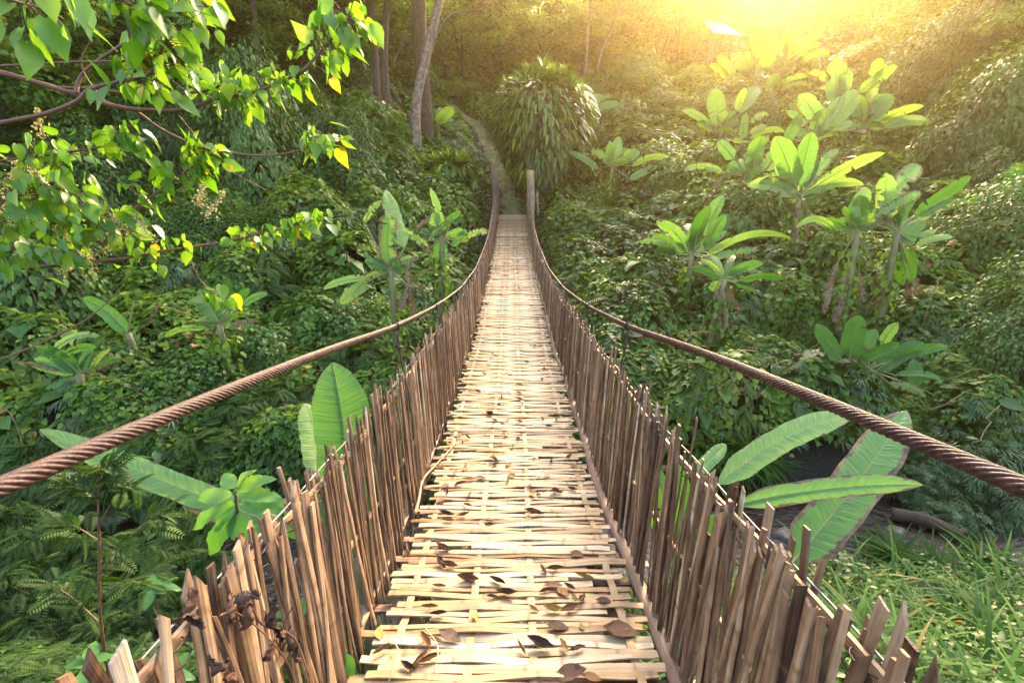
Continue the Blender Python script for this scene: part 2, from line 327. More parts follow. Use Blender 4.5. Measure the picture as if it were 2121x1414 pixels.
MAT['steel_wire'] = wire_mat('steel_wire_strand', (0.20, 0.21, 0.22), 0.5, 0.5)
MAT['tin'] = wire_mat('pale_roof_sheet', (0.24, 0.22, 0.19), 0.1, 0.7)
def soil_mat():
    m, N, L, P, O = new_mat('leaf_litter_soil'); g = N.new('ShaderNodeTexCoord')
    n = noise(N, L, 2.2, g.outputs['Object'], 6, 0.6); n2 = noise(N, L, 26.0, g.outputs['Object'], 4)
    r = ramp(N, [(0.3, (0.003, 0.006, 0.002)), (0.5, (0.008, 0.012, 0.004)), (0.7, (0.020, 0.015, 0.007))]); L.new(n.outputs['Fac'], r.inputs[0])
    L.new(mix_c(N, L, 0.6, r.outputs[0], ramp2(N, L, n2.outputs['Fac']), 'MULTIPLY'), P.inputs['Base Color']); P.inputs['Roughness'].default_value = 0.9
    L.new(bump(N, L, n2.outputs['Fac'], 0.05), P.inputs['Normal']); return m
def path_mat():
    m, N, L, P, O = new_mat('trodden_earth'); g = N.new('ShaderNodeTexCoord')
    n = noise(N, L, 3.0, g.outputs['Object'], 6, 0.65); n2 = noise(N, L, 30.0, g.outputs['Object'], 4)
    r = ramp(N, [(0.45, (0.06, 0.12, 0.02)), (0.56, (0.19, 0.14, 0.06)), (0.72, (0.36, 0.23, 0.11))]); L.new(n.outputs['Fac'], r.inputs[0])
    L.new(mix_c(N, L, 0.5, r.outputs[0], ramp2(N, L, n2.outputs['Fac']), 'MULTIPLY'), P.inputs['Base Color']); P.inputs['Roughness'].default_value = 0.9
    L.new(bump(N, L, n2.outputs['Fac'], 0.04), P.inputs['Normal']); return m
def water_mat():
    m, N, L, P, O = new_mat('muddy_water'); g = N.new('ShaderNodeTexCoord'); mp = N.new('ShaderNodeMapping'); mp.inputs['Scale'].default_value = (2.4, 2.8, 1)
    L.new(g.outputs['Object'], mp.inputs[0]); n = noise(N, L, 3.2, mp.outputs[0], 5, 0.6)
    r = ramp(N, [(0.35, (0.0045, 0.0026, 0.0014)), (0.65, (0.007, 0.004, 0.002))]); L.new(n.outputs['Fac'], r.inputs[0]); L.new(r.outputs[0], P.inputs['Base Color'])
    P.inputs['Roughness'].default_value = 0.06; L.new(bump(N, L, n.outputs['Fac'], 0.06), P.inputs['Normal']); return m
def rock_mat():
    m, N, L, P, O = new_mat('wet_rock'); g = N.new('ShaderNodeTexCoord'); n = noise(N, L, 6.0, g.outputs['Object'], 6, 0.6)
    r = ramp(N, [(0.3, (0.03, 0.025, 0.022)), (0.7, (0.20, 0.16, 0.13))]); L.new(n.outputs['Fac'], r.inputs[0]); L.new(r.outputs[0], P.inputs['Base Color'])
    P.inputs['Roughness'].default_value = 0.4; L.new(bump(N, L, n.outputs['Fac'], 0.05), P.inputs['Normal']); return m
MAT['soil'], MAT['path'], MAT['water'], MAT['rock'] = soil_mat(), path_mat(), water_mat(), rock_mat()
# ------------------------------------------------------------------ setting: ground, water, path
def grid_mesh(name, xs, ys, zf, mat, kind='structure'):
    X, Y = np.meshgrid(xs, ys); Z = zf(X, Y); nx = len(xs)
    i, j = np.meshgrid(np.arange(len(ys) - 1), np.arange(nx - 1), indexing='ij'); a = i * nx + j
    mb = MB(); mb.add(np.stack([X, Y, Z], -1), np.stack([a, a + 1, a + nx + 1, a + nx], -1).reshape(-1, 4))
    return tag(mb.build(name, mat), kind=kind)
gx = np.sign(np.linspace(-1, 1, 321)) * np.abs(np.linspace(-1, 1, 321)) ** 2.0 * 90
gy = np.concatenate([np.linspace(-40, -6, 12)[:-1], np.linspace(-6, 24, 200), np.linspace(24, 110, 130)[1:]])
grid_mesh('ground', gx, gy, H, MAT['soil'])
def water_sheet():
    xs = np.linspace(-30, 30, 61); mb = MB(); V = []
    for x in xs:
        c = float(stream_y(x)); V += [(x, c - 1.6, WATER), (x, c + 1.6, WATER)]
    a = np.arange(60) * 2
    mb.add(V, np.stack([a, a + 2, a + 3, a + 1], -1)); tag(mb.build('stream_water', MAT['water']), kind='structure')
water_sheet()
def path_sheet():
    C = spline([(x, y, 0) for x, y in PATH], 60); T = norm(np.gradient(C, axis=0)); Sd = np.stack([T[:, 1], -T[:, 0], T[:, 2] * 0], -1)
    offs = np.linspace(-0.5, 0.5, 9); V = []
    for c, s, k in zip(C, Sd, range(60)):
        w = 0.45 + 0.12 * math.sin(k * 0.9)
        for o in offs:
            p = c + s * o * 2 * w
            V.append((p[0], p[1], float(H(p[0], p[1])) + 0.05 - 0.11 * abs(o * 2) ** 3 + 0.03 * math.sin(k * 2.1)))
    i, j = np.meshgrid(np.arange(59), np.arange(8), indexing='ij'); a = i * 9 + j
    mb = MB(); mb.add(V, np.stack([a, a + 1, a + 10, a + 9], -1).reshape(-1, 4)); tag(mb.build('path', MAT['path']), kind='structure')
path_sheet()
# ------------------------------------------------------------------ the footbridge
DK = np.array([(-2.5, 1.30), (0, 1.42), (1.29, 1.494), (1.71, 1.541), (2.38, 1.60), (3.56, 1.622), (4.58, 1.604), (6.2, 1.59), (7.47, 1.463), (9.57, 1.289), (12, 1.02), (14.8, .64), (18.8, -.237)])
RL = np.array([(-2.0, .70), (0, .74), (.9, .77), (1.3, .83), (2.0, .88), (2.8, .90), (4.0, .93), (5.0, .95), (7.6, .95), (9.4, .84), (11.8, .60), (13.4, .28), (16.0, -.22), (18.8, -.95)])
CB = np.array([(-2.6, -.35), (-1.2, .12), (0, .30), (.65, .357), (1.05, .394), (1.66, .46), (2.8, .61), (4.2, .735), (6.2, .83), (8.5, .80), (11, .55), (13.3, .185), (16.3, -.6), (18.75, -1.50)])
def prof(tab):
    ys = np.linspace(tab[0, 0], tab[-1, 0], 400); zs = np.interp(ys, tab[:, 0], tab[:, 1])
    k = np.hanning(25); k /= k.sum(); zs = np.convolve(np.pad(zs, 12, mode='reflect', reflect_type='odd'), k, 'valid')
    return lambda y: E - np.interp(y, ys, zs)
deck_z, rail_z, cable_z = prof(DK), prof(RL), prof(CB)
def cable_x(y): return np.interp(y, [-2.6, 0, 3, 6, 12, 18.8], [0.76, 0.70, 0.69, 0.66, 0.60, 0.60])
def rail_x(y): return np.interp(y, [-2, 0, 9, 18.8], [0.635, 0.635, 0.61, 0.58])
bridge = empty('bamboo_footbridge', (0, 8, deck_z(8.0)), 'long sagging bamboo footbridge with a woven slat deck crossing the stream', 'footbridge')
BO = np.array(bridge.location)
def build_deck():
    mb = MB(); y = -1.2; k = 0
    LX = (-0.435, -0.15, 0.085, 0.425)
    while y < 18.75:
        wid = rng.uniform(0.024, 0.036)
        pair = (k // 2) % 2; jit = rng.normal(0, 0.008)
        x0 = -0.50 + rng.normal(0, 0.025); x1 = 0.51 + rng.normal(0, 0.025)
        if rng.random() < 0.07: x0 += rng.uniform(0.05, 0.3)
        if rng.random() < 0.07: x1 -= rng.uniform(0.05, 0.3)
        if rng.random() < 0.05: x1 += 0.07
        n = 25; xs = np.linspace(x0, x1, n)
        wv = np.zeros(n)
        for q, lx in enumerate(LX):
            sgn = 1 if (q + pair) % 2 == 0 else -1
            wv += sgn * np.exp(-((xs - lx) / 0.085) ** 2)
        tog = 0.0065 * (1 if k % 2 else -1) * np.cos((xs - LX[1]) / 0.285 * math.pi + pair * math.pi)
        ys = y + jit * (xs / 0.5) + tog * 0.8 + rng.normal(0, 0.006) * (xs / 0.5) ** 2 + 0.0012 * np.sin(xs * 9 + k)
        z = deck_z(ys) + wv * 0.006 + rng.normal(0, 0.0012)
        P = np.stack([xs, ys, z], -1)
        sl = (deck_z(y + 0.2) - deck_z(y - 0.2)) / 0.4
        tilt = sl + rng.normal(0, 0.10)
        side = norm(np.array((0.0, 1.0, tilt))); up = norm(np.array((0.0, -tilt, 1.0)))
        strip(mb, P, wid * (1 + .05 * np.sin(np.linspace(0, 5, n) + k)), 0.008, -side, up, float(np.clip(0.55 + rng.normal(0, 0.20), 0, 1)), 0, rng.uniform(0, 40), 0.02)
        y += rng.uniform(0.029, 0.040); k += 1
    for q, lx in enumerate(LX):                       # long strips woven through
        yy = np.arange(-1.2, 18.8, 0.021); ph = np.arange(len(yy))
        per = np.sin(ph * math.pi / 4.0 + q * math.pi)
        P = np.stack([lx + 0.012 * np.sin(yy * 1.1 + q * 2) + 0 * yy, yy, deck_z(yy) - 0.001 + 0.0065 * per], -1)
        strip(mb, P, 0.030, 0.004, (1, 0, 0), (0, 0, 1), 0.50, 0, q * 5.0, 0.05)
    return mb.build('deck', MAT['slat'], bridge, origin=BO, smooth=False)
build_deck()
def long_pole(name, x, dz, r, mat, tint=0.45, jitter=0.012, sides=10):
    yy = np.linspace(-1.2, 18.7, 90)
    P = np.stack([x + jitter * np.sin(yy * 1.7) + jitter * 0.6 * np.sin(yy * 4.1), yy, deck_z(yy) + dz], -1)
    mb = MB(); tube(mb, P, r, sides, tint, 0, True, 0.12); return mb.build(name, MAT[mat], bridge, origin=BO)
long_pole('edge_pole', 0.555, -0.012, 0.030, 'pole', 0.5)
def edge_lath():
    mb = MB(); yy = np.linspace(-1.2, 18.6, 160)
    P = np.stack([-0.585 + 0.008 * np.sin(yy * 2.3), yy, deck_z(yy) - 0.002], -1); strip(mb, P, 0.032, 0.012, (1, 0, 0), (0, 0, 1), 0.5, 0, 3.0)
    return mb.build('edge_lath', MAT['pole'], bridge, origin=BO)
edge_lath()
for sx in (-0.4, 0.4): long_pole('bearer', sx, -0.075, 0.035, 'pole', 0.35)
# sticks across underneath, showing beyond the slats
for y in np.arange(-1.0, 18.6, 0.16):
    y += rng.normal(0, 0.03); z = float(deck_z(y)) - 0.035
    if rng.random() < 0.75: mb = MB(); strip(mb, [(-0.70 + rng.normal(0, 0.03), y + rng.normal(0, 0.04), z), (0, y, z - 0.01), (0.64 + rng.normal(0, 0.03), y + rng.normal(0, 0.03), z)], rng.uniform(0.022, 0.045), 0.012, (0, 1, 0), (0, 0, 1), float(np.clip(rng.normal(0.42, 0.15), 0, 1)), 0, rng.uniform(0, 9)); mb.build('cross_stick', MAT['pole'], bridge, origin=BO, smooth=False)
# railings: close-set split bamboo pickets laced to two rails and a wire
def picket(mb, sd, y, near):
    w = rng.uniform(0.011, 0.026) if near else rng.uniform(0.012, 0.022)
    if near and y < 1.5: w *= 1.25
    lean = rng.normal(0, 0.055) + (rng.normal(0, 0.10) if rng.random() < 0.25 else 0)
    zb = float(deck_z(y)) - rng.uniform(0.05, 0.13); zt = float(rail_z(y)) + abs(rng.normal(0.045, 0.035)) + (0.06 if rng.random() < 0.1 else 0)
    if rng.random() < 0.12: zt -= rng.uniform(0.05, 0.25)
    h = zt - zb; face = 0.022 if rng.random() < 0.72 else -0.022; n = 7; t = np.linspace(0, 1, n)
    bend = rng.normal(0, 0.016)
    x = sd * (0.575 + (rail_x(y) - 0.575) * t - face * (0.3 + 0.7 * t) + 0.012 * rng.normal()) + 0 * t
    P = np.stack([x, y + lean * h * (t - 0.5) + bend * np.sin(t * math.pi) + rng.normal(0, 0.002, n), zb + h * t], -1)
    tw = rng.normal(0, 0.22); T = norm(P[-1] - P[0])
    sidev = np.array((math.sin(tw), math.cos(tw), 0.0)); up = norm(np.cross(T, sidev)); up = up * (-sd * np.sign(up[0]) or 1)
    strip(mb, P, w * (1 - 0.18 * t * rng.random()), rng.uniform(0.005, 0.009), sidev, up, float(np.clip(rng.normal(0.44, 0.21), 0.02, 0.98)), 0, rng.uniform(0, 60), 0.06)
    # slanting cut at the top
    V = mb.V[-1]; V[-5:, 2] += (np.array([0, 1, 1, .5, 0]) - 0.5) * rng.normal(0, 0.018)
def railing(sd, label):
    o = empty('bamboo_railing', (sd * 0.6, 8, deck_z(8.0)), label, 'railing'); RO = np.array(o.location)
    y = 0.10; far = MB(); k = 0
    while y < 18.7:
        if k < 99:
            m = MB(); picket(m, sd, y, True); m.build('picket', MAT['picket'], o, origin=RO, smooth=False)
        else: picket(far, sd, y, False)
        near = y < 4.2
        y += (rng.choice([0.007, 0.014, 0.023, 0.036], p=[.28, .40, .24, .08]) * rng.uniform(0.85, 1.15) * (.78 if y < 1.7 else 1)) if near else rng.choice([0.009, 0.016, 0.026], p=[.4, .4, .2])
        k += 1
    tag(far.build('picket_screen', MAT['picket'], o, origin=RO, smooth=False), kind='stuff')
    for dz, wd in ((-0.005, 0.030), (-0.30, 0.022)):
        yy = np.linspace(-0.3, 18.7, 150); m = MB()
        fr = 1.0 if dz > -0.1 else 0.0
        zz = rail_z(yy) + dz if fr else deck_z(yy) + 0.30 + 0.05 * np.sin(yy * 1.3)
        P = np.stack([sd * (np.interp(yy, [0, 18], [0.632, 0.58]) - (0.02 if not fr else 0) + 0.004 * np.sin(yy * 3)), yy, zz + 0.006 * np.sin(yy * 2.1)], -1)
        strip(m, P, wd, 0.011, (0, 0, 1), (-sd, 0, 0), 0.62 if fr else 0.5, 0, 2.0 * sd, 0.2); m.build('rail', MAT['picket'], o, origin=RO, smooth=False)
    yy = np.linspace(-0.3, 18.7, 200); m = MB()
    tube(m, np.stack([sd * (rail_x(yy) + 0.026 + 0.003 * np.sin(yy * 9)), yy, rail_z(yy) + 0.012 + 0.006 * np.sin(yy * 5)], -1), 0.0030, 6, 0.5); m.build('wire', MAT['steel_wire'], o, origin=RO)
    for y in (0.6, 0.75, 0.9, 1.05, 1.2, 1.4, 1.6, 1.85, 2.1, 2.4, 2.7, 3.0, 3.4, 3.9):      # dark wire lashings
        y += rng.normal(0, 0.04); a = np.linspace(0, 2 * math.pi * 2, 30); m = MB()
        tube(m, np.stack([sd * (rail_x(y) + 0.026 * np.cos(a)), y + 0.035 * np.sin(a) + 0.02 * (a / 12), rail_z(y) - 0.01 + 0.02 * np.sin(a * 0.5) + rng.normal(0, 0.002, 30)], -1), 0.0016, 5); m.build('lashing', MAT['black_wire'], o, origin=RO)
    return o
railing(-1, 'brown split bamboo railing that has withered vine leaves caught on it')
railing(1, 'brown split bamboo railing on the side with the thick edge pole')
# suspension cables with hangers
def steel_cable(sd, label):
    o = empty('steel_cable', (sd * 0.66, 8, cable_z(8.0)), label, 'cable'); RO = np.array(o.location); m = MB()
    def lay(yy, lobes, seg, pitch, r):
        P = np.stack([sd * cable_x(yy), yy, cable_z(yy)], -1); T = norm(np.gradient(P, axis=0)); A = norm(np.cross(T, (0, 0, 1.0))); B = np.cross(A, T)
        L = np.concatenate([[0], np.cumsum(np.linalg.norm(np.diff(P, axis=0), axis=1))])
        k = lobes * seg; a = np.arange(k) / k * 2 * math.pi
        rad = r * (0.76 + 0.24 * np.abs(np.sin(a * lobes / 2)) ** 0.6)
        ang = a[None] + sd * L[:, None] / pitch * 2 * math.pi
        V = P[:, None] + rad[None, :, None] * (np.cos(ang)[..., None] * A[:, None] + np.sin(ang)[..., None] * B[:, None])
        n = len(yy); i, j = np.meshgrid(np.arange(n - 1), np.arange(k), indexing='ij'); j2 = (j + 1) % k
        m.add(V.reshape(-1, 3), np.stack([i * k + j, i * k + j2, (i + 1) * k + j2, (i + 1) * k + j], -1).reshape(-1, 4))
    lay(np.arange(-2.6, 4.6, 0.011), 9, 5, 0.16, 0.0155); lay(np.arange(4.59, 18.75, 0.06), 8, 1, 4.0, 0.0150)
    m.build('wire_rope', MAT['rust'], o, origin=RO)
    for y in (2.8, 4.2, 6.3, 8.6, 11.0, 13.2, 15.4):
        x, zt = sd * float(cable_x(y)), float(cable_z(y)); xr, zr = sd * float(rail_x(y) + 0.026), float(rail_z(y)); h = MB()
        a = np.linspace(0, 2 * math.pi, 14)
        tube(h, np.stack([x + 0.022 * np.cos(a), y + 0 * a, zt + 0.022 * np.sin(a)], -1), 0.0055, 6)
        for q in (-1, 1):
            t = np.linspace(0, 1, 9)
            tube(h, np.stack([x + (xr - x) * t, y + q * 0.022 * np.sin(t * math.pi) ** 0.7 * np.where(t < 0.45, 1, 0.25), zt - 0.018 + (zr - zt) * t], -1), 0.0044, 5)
        tube(h, [(x + (xr - x) * .42 - .02, y, zt + (zr - zt) * .42), (x + (xr - x) * .44, y - .012, zt + (zr - zt) * .44 + .006), (x + (xr - x) * .42 + .022, y, zt + (zr - zt) * .42 - .004)], .007, 6)
        h.build('hanger', MAT['black_wire'], o, origin=RO)
    return o
steel_cable(-1, 'thick rusty twisted steel cable above the railing with the withered leaves')
steel_cable(1, 'thick rusty twisted steel cable passing in front of the big yellow edged banana leaf')
def post(x, y, zt, zb, r, label, tint):
    n = 16; t = np.linspace(0, 1, n); z = zb + (zt - zb) * t
    m = MB(); tube(m, np.stack([x + 0.03 * np.sin(t * 3), y + 0 * t, z], -1), r * (1.06 - 0.16 * t), 12, tint, 0, True, 0.16)
    V = m.V[0]; k = 12; V[(n - 1) * k:n * k, 2] += rng.normal(0, 0.035, k)
    o = empty('bridge_post', (x, y, zb + 0.35), label, 'post'); m.build('timber', MAT['post'], o, origin=np.array(o.location))
    a = np.linspace(0, 4 * math.pi, 40); w = MB(); tube(w, np.stack([x + r * 1.03 * np.cos(a), y + r * 1.03 * np.sin(a), zt - 0.75 + 0.01 * a], -1), 0.006, 5); w.build('wire_band', MAT['black_wire'], o, origin=np.array(o.location))
post(-0.64, 18.85, E + 1.80, E - 0.9, 0.145, 'weathered dark timber post at the far end, beside the small strap leaved shrubs', 0.26)
post(0.68, 18.85, E + 1.82, E - 0.9, 0.155, 'weathered timber post with orange lichen patches at the far end of the bridge', 0.68)
def strut(x, y, label):
    m = MB(); tube(m, [(x, y, E - 0.9), (x + 0.02, y, E + 0.3), (x - 0.03, y, E + 1.1)], 0.05, 7, 0.6, 0, True, 0.2); tag(m.build('timber_stake', MAT['pale_bark'], origin=(x, y, E - 0.5)), label, 'stake')
strut(0.98, 19.3, 'short pale broken stake standing behind the lichen covered bridge post')
# ------------------------------------------------------------------ fallen leaves and litter on the deck
def curled_leaf(n=11, m_=7, L=0.11, W=0.036, curl=1.2, roll=1.5, seed=0):
    r = np.random.default_rng(seed); t = np.linspace(0, 1, n); s = np.linspace(-1, 1, m_)
    wd = W * (0.08 + 0.92 * np.sin(np.pi * np.clip(t * 0.94 + 0.02, 0, 1)) ** 0.9) * (1 - 0.2 * t)
    V = []
    for i in range(n):
        for j in range(m_):
            a = s[j] * roll * (0.6 + 0.4 * math.sin(t[i] * 3)); rad = max(wd[i], 1e-4) / max(roll, .2)
            x = math.sin(a) * rad; z = (1 - math.cos(a)) * rad
            yb = t[i] * L; zb = curl * 0.011 * (t[i] - 0.4) ** 2 * 4 * L / 0.11
            V.append((x + r.normal(0, 0.0012), yb - L / 2, z + zb + r.normal(0, 0.0015)))
    i, j = np.meshgrid(np.arange(n - 1), np.arange(m_ - 1), indexing='ij'); a = i * m_ + j
    luv = [(t[i], s[j], seed) for i in range(n) for j in range(m_)]
    return np.array(V), np.stack([a, a + 1, a + m_ + 1, a + m_], -1).reshape(-1, 4), np.array(luv)
LEAFMESH = {}
for ci, (cname, tint) in enumerate((('dark brown', 0.14), ('rusty brown', 0.36), ('tan', 0.58), ('yellow', 0.80), ('greenish yellow', 0.93))):
    for si, (sname, curl, roll) in enumerate((('flat', 0.3, 0.6), ('curled', 1.6, 1.7), ('rolled', 0.8, 2.6))):
        m = MB(); V, Q, luv = curled_leaf(curl=curl, roll=roll, seed=ci * 7 + si); m.add(V, Q, tint=tint, luv=luv)
        LEAFMESH[(ci, si)] = (m.mesh('fallen_leaf', MAT['dry']), cname, sname)
def deck_leaf(px, py, ci, si, size, ang, label=None):
    D = 1.0
    while D < 18:
        p = at(px, py, D)
        if p[2] < float(deck_z(D)) + 0.012: break
        D *= 1.004
    me, cn, sn = LEAFMESH[(ci, si)]
    o = bpy.data.objects.new('fallen_leaf', me); COL.objects.link(o); o.location = (p[0], p[1], float(deck_z(p[1])) + 0.013)
    o.rotation_euler = (rng.normal(0, 0.15), rng.normal(0, 0.15), math.radians(ang)); s = size / 0.11; o.scale = (s, s, s)
    sz = 'tiny' if size < .05 else 'small' if size < .068 else 'larger'; sd = 'beside the pale edge lath' if p[0] < -.3 else 'beside the thick edge pole' if p[0] > .3 else 'along the middle'; bd = 'nearest' if p[1] < 2.4 else 'next' if p[1] < 4.5 else 'middle' if p[1] < 9 else 'farthest'
    return tag(o, label or f'{sz} {sn} {cn} leaf {sd} of the {bd} deck stretch'.replace('lath of', 'lath on').replace('pole of', 'pole on'), 'leaf', 'dry leaves fallen on the deck'), p
big = [
 (1285, 1305, 1, 0, .19, 85, 'large flat brown leaf lying beside the thick edge pole'),
 (1120, 1336, 0, 1, .15, 70, 'dark purple brown curled leaf at the left end of the big leaf pile'),
 (1168, 1340, 3, 1, .085, 20, 'yellow curled leaf in the middle of the big leaf pile'),
 (1195, 1346, 2, 2, .10, 110, 'tan rolled leaf closing the big leaf pile on the side of the thick edge pole'),
 (1080, 1340, 3, 2, .08, 30, 'small yellow rolled leaf touching the dark purple brown leaf'),
 (1180, 1395, 0, 0, .17, 95, 'dark brown leaf half under a slat at the bottom of the view'),
 (1225, 1405, 2, 0, .10, 80, 'small tan leaf beside the dark leaf at the bottom of the view'),
 (888, 1367, 2, 2, .13, 120, 'long tan rolled leaf on the nearest slats'),
 (868, 1372, 2, 2, .12, 140, 'tan rolled leaf crossing the long tan rolled leaf'),
 (845, 1382, 0, 1, .09, 60, 'crumpled dark leaf beside the crossed tan rolls'),
 (790, 1345, 2, 2, .10, 130, 'tan rolled leaf against the pale edge lath nearest the viewer'),
 (882, 1330, 2, 1, .12, 35, 'tan and yellow curled leaf pointing at the yellow leaf'),
 (902, 1328, 4, 1, .07, 100, 'small greenish yellow leaf next to a tan curl'),
 (932, 1318, 0, 0, .14, 65, 'dark brown folded leaf on the nearer part of the deck'),
 (785, 1313, 3, 0, .09, 20, 'yellow leaf lying on the pale edge lath'),
 (1155, 1298, 0, 0, .12, 85, 'dark thin leaf under the two yellow curls'),
 (1205, 1298, 4, 0, .05, 10, 'tiny greenish leaf between two slats'),
 (908, 1273, 0, 2, .10, 100, 'dark rolled leaf on the slats left of centre'),
 (985, 1277, 4, 0, .06, 20, 'small bright green yellow leaf near the centre strip'),
 (1145, 1263, 3, 1, .12, 85, 'yellow edged brown leaf in the pair of bright curls'),
 (1182, 1260, 2, 1, .11, 110, 'tan curl beside the yellow edged leaf'),
 (890, 1258, 2, 2, .10, 95, 'tan rolled leaf left of the dark roll'),
 (1105, 1262, 3, 1, .07, 60, 'small mottled yellow leaf left of the bright curls'),
 (1190, 1243, 4, 1, .07, 30, 'mottled green leaf in the leaf heap near the thick edge pole'),
 (1205, 1242, 1, 1, .09, 150, 'rusty curled leaf in the heap near the thick edge pole'),
 (1250, 1245, 0, 0, .09, 80, 'dark flat leaf close to the thick edge pole'),
 (1050, 1230, 0, 1, .14, 75, 'dark brown curled leaf on the centre strip'),
 (1020, 1238, 1, 2, .08, 95, 'rusty rolled leaf left of the dark leaf on the centre strip'),
 (1165, 1226, 2, 0, .10, 40, 'tan flat leaf with toothed edge right of centre'),
 (1145, 1212, 1, 0, .12, 85, 'rusty leaf above the tan toothed leaf'),
 (1180, 1218, 1, 1, .08, 60, 'rusty curled leaf right of the tan toothed leaf'),
 (1130, 1225, 1, 2, .09, 110, 'rusty rolled leaf left of the tan toothed leaf'),
 (910, 1215, 2, 2, .09, 85, 'tan rolled leaf between the first two long strips'),
 (970, 1200, 1, 1, .14, 80, 'rusty crumpled leaf on the left part of the deck'),
 (1030, 1205, 0, 2, .12, 60, 'dark long rolled leaf just above the centre strip leaf'),
 (1210, 1195, 3, 2, .12, 75, 'yellow and brown rolled leaf in front of the thick edge pole'),
 (1293, 1203, 3, 0, .06, 85, 'small yellow leaf resting on the thick edge pole'),
 (912, 1168, 0, 1, .12, 40, 'large dark brown curled leaf in the left leaf pair'),
 (930, 1172, 1, 1, .12, 80, 'rusty curled leaf in the left leaf pair'),
 (1150, 1178, 1, 2, .12, 95, 'rusty rolled leaf right of centre beyond the yellow roll'),
 (1125, 1182, 2, 1, .08, 30, 'tan curl left of the rusty roll'),
 (1195, 1148, 1, 0, .10, 85, 'rusty flat leaf in front of a broken slat'),
 (918, 1137, 1, 1, .12, 70, 'rusty curled leaf on the slats beside the fallen stick'),
 (848, 1137, 0, 1, .12, 20, 'dark leaf tucked against the pale edge lath'),
 (930, 1080, 2, 1, .10, 90, 'tan round leaf at the near end of the fallen stick'),
 (960, 1068, 1, 1, .11, 100, 'rusty curled leaf beside the tan round leaf'),
 (925, 1066, 0, 1, .13, 80, 'dark curled leaf between the stick and a rusty leaf'),
 (968, 1048, 2, 2, .10, 50, 'tan rolled leaf lying beyond the dark curls'),
 (1015, 1078, 0, 0, .11, 85, 'dark leaf across the second long strip'),
 (1105, 1063, 1, 2, .16, 90, 'long rusty rolled leaf right of centre'),
]
for b in big: deck_leaf(*(b[:4] + (b[4] * .70,) + b[5:]))
for k in range(100):
    py = 455 + 590 * rng.random() ** 0.55; Wd = np.interp(py, [444, 505, 600, 716, 892, 1080], [26, 33, 50, 76, 128, 180])
    px = 1058 + rng.uniform(-0.95, 0.95) * Wd
    ci = int(rng.choice(5, p=[.3, .38, .18, .1, .04])); si = int(rng.choice(3))
    deck_leaf(px, py, ci, si, rng.uniform(0.035, 0.085), rng.uniform(0, 180))
pts = [at(946, 942, 3.3), at(905, 1000, 2.95), at(878, 1030, 2.75), at(870, 1075, 2.52), at(862, 1110, 2.36)]
pts = [(p[0], p[1], float(deck_z(p[1])) + 0.022) for p in pts]
m = MB(); tube(m, spline(pts, 24), np.linspace(0.006, 0.0105, 24), 8, 0.85, 0, True, 0.25); tag(m.build('fallen_stick', MAT['twig'], origin=pts[2]), 'crooked yellowish stick lying along the pale edge lath', 'stick')
for k, (a, b, lab) in enumerate((((1122, 965), (1090, 1010), 'thin curved straw on the deck right of the centre strip'), ((880, 1300), (900, 1395), 'thin pale straw lying along the nearest slats'), ((812, 1320), (805, 1410), 'straw beside the pale edge lath near the viewer'), ((1165, 995), (1085, 1045), 'long thin straw slanting across the slats toward the thick edge pole'))):
    def dp(px, py):
        D = 1.0
        while D < 8:
            p = at(px, py, D)
            if p[2] < float(deck_z(D)) + 0.02: return (p[0], p[1], float(deck_z(p[1])) + 0.02)
            D *= 1.004
    p, q = np.array(dp(*a)), np.array(dp(*b)); mid = (p + q) / 2 + np.array((0.03, 0, 0.012))
    m = MB(); tube(m, spline([p, mid, q], 12), 0.0022, 5, 0.95); tag(m.build('dry_straw', MAT['slat'], origin=mid), lab, 'straw')
# ------------------------------------------------------------------ foliage kit
def tpl_heart():
    y = [-.06, 0.03, .22, .46, .76, 1.0]; w = [.14, .33, .46, .42, .17, 0.0]; V = []; F = []
    V = [(0, .02, 0)]
    for a, b in zip(y, w): V += [(-b, a, .16 * b - .16 * a * a), (0, max(a, .02), -.14 * a * a), (b, a, .16 * b - .16 * a * a)]
    F = []
    for i in range(5):
        k = 1 + i * 3; F += [(k, k + 1, k + 4, k + 3), (k + 1, k + 2, k + 5, k + 4)]
    return np.array(V), np.array(F), None
def tpl_lo():                # small folded leaf, two faces
    return np.array([(0, 0, 0), (-.40, .42, .10), (0, 1, -.10), (.40, .42, .10)]), None, np.array([(0, 2, 1), (0, 3, 2)])
def tpl_ovate():
    V = [(0, 0, 0), (-.30, .22, .06), (.30, .22, .06), (-.34, .55, .05), (.34, .55, .05), (0, 1, -.14), (0, .22, 0), (0, .55, -.04)]
    return np.array(V), np.array([(1, 6, 7, 3), (6, 2, 4, 7)]), np.array([(0, 6, 1), (0, 2, 6), (3, 7, 5), (7, 4, 5)])
def tpl_lance(wd=.11, drop=.25):
    V = [(0, 0, 0), (-wd, .3, .02 - drop * .09), (0, .3, -.01 - drop * .09), (wd, .3, .02 - drop * .09), (-wd * .8, .65, .02 - drop * .42), (0, .65, -drop * .42), (wd * .8, .65, .02 - drop * .42), (0, 1, -drop)]
    return np.array(V), np.array([(1, 2, 5, 4), (2, 3, 6, 5)]), np.array([(0, 2, 1), (0, 3, 2), (4, 5, 7), (5, 6, 7)])
def merge_tpl(parts):
    V, Q, T, n = [], [], [], 0
    for (v, q, t), M, off in parts:
        V.append(v @ np.asarray(M).T + off)
        if q is not None: Q.append(q + n)
        if t is not None: T.append(t + n)
        n += len(v)
    return np.concatenate(V), (np.concatenate(Q) if Q else None), (np.concatenate(T) if T else None)
def frame(ang, pitch, sc):
    c, s = math.cos(ang), math.sin(ang); cp, sp = math.cos(pitch), math.sin(pitch)
    R = np.array(((c, -s * cp, s * sp), (s, c * cp, -c * sp), (0, sp, cp))); return R * sc
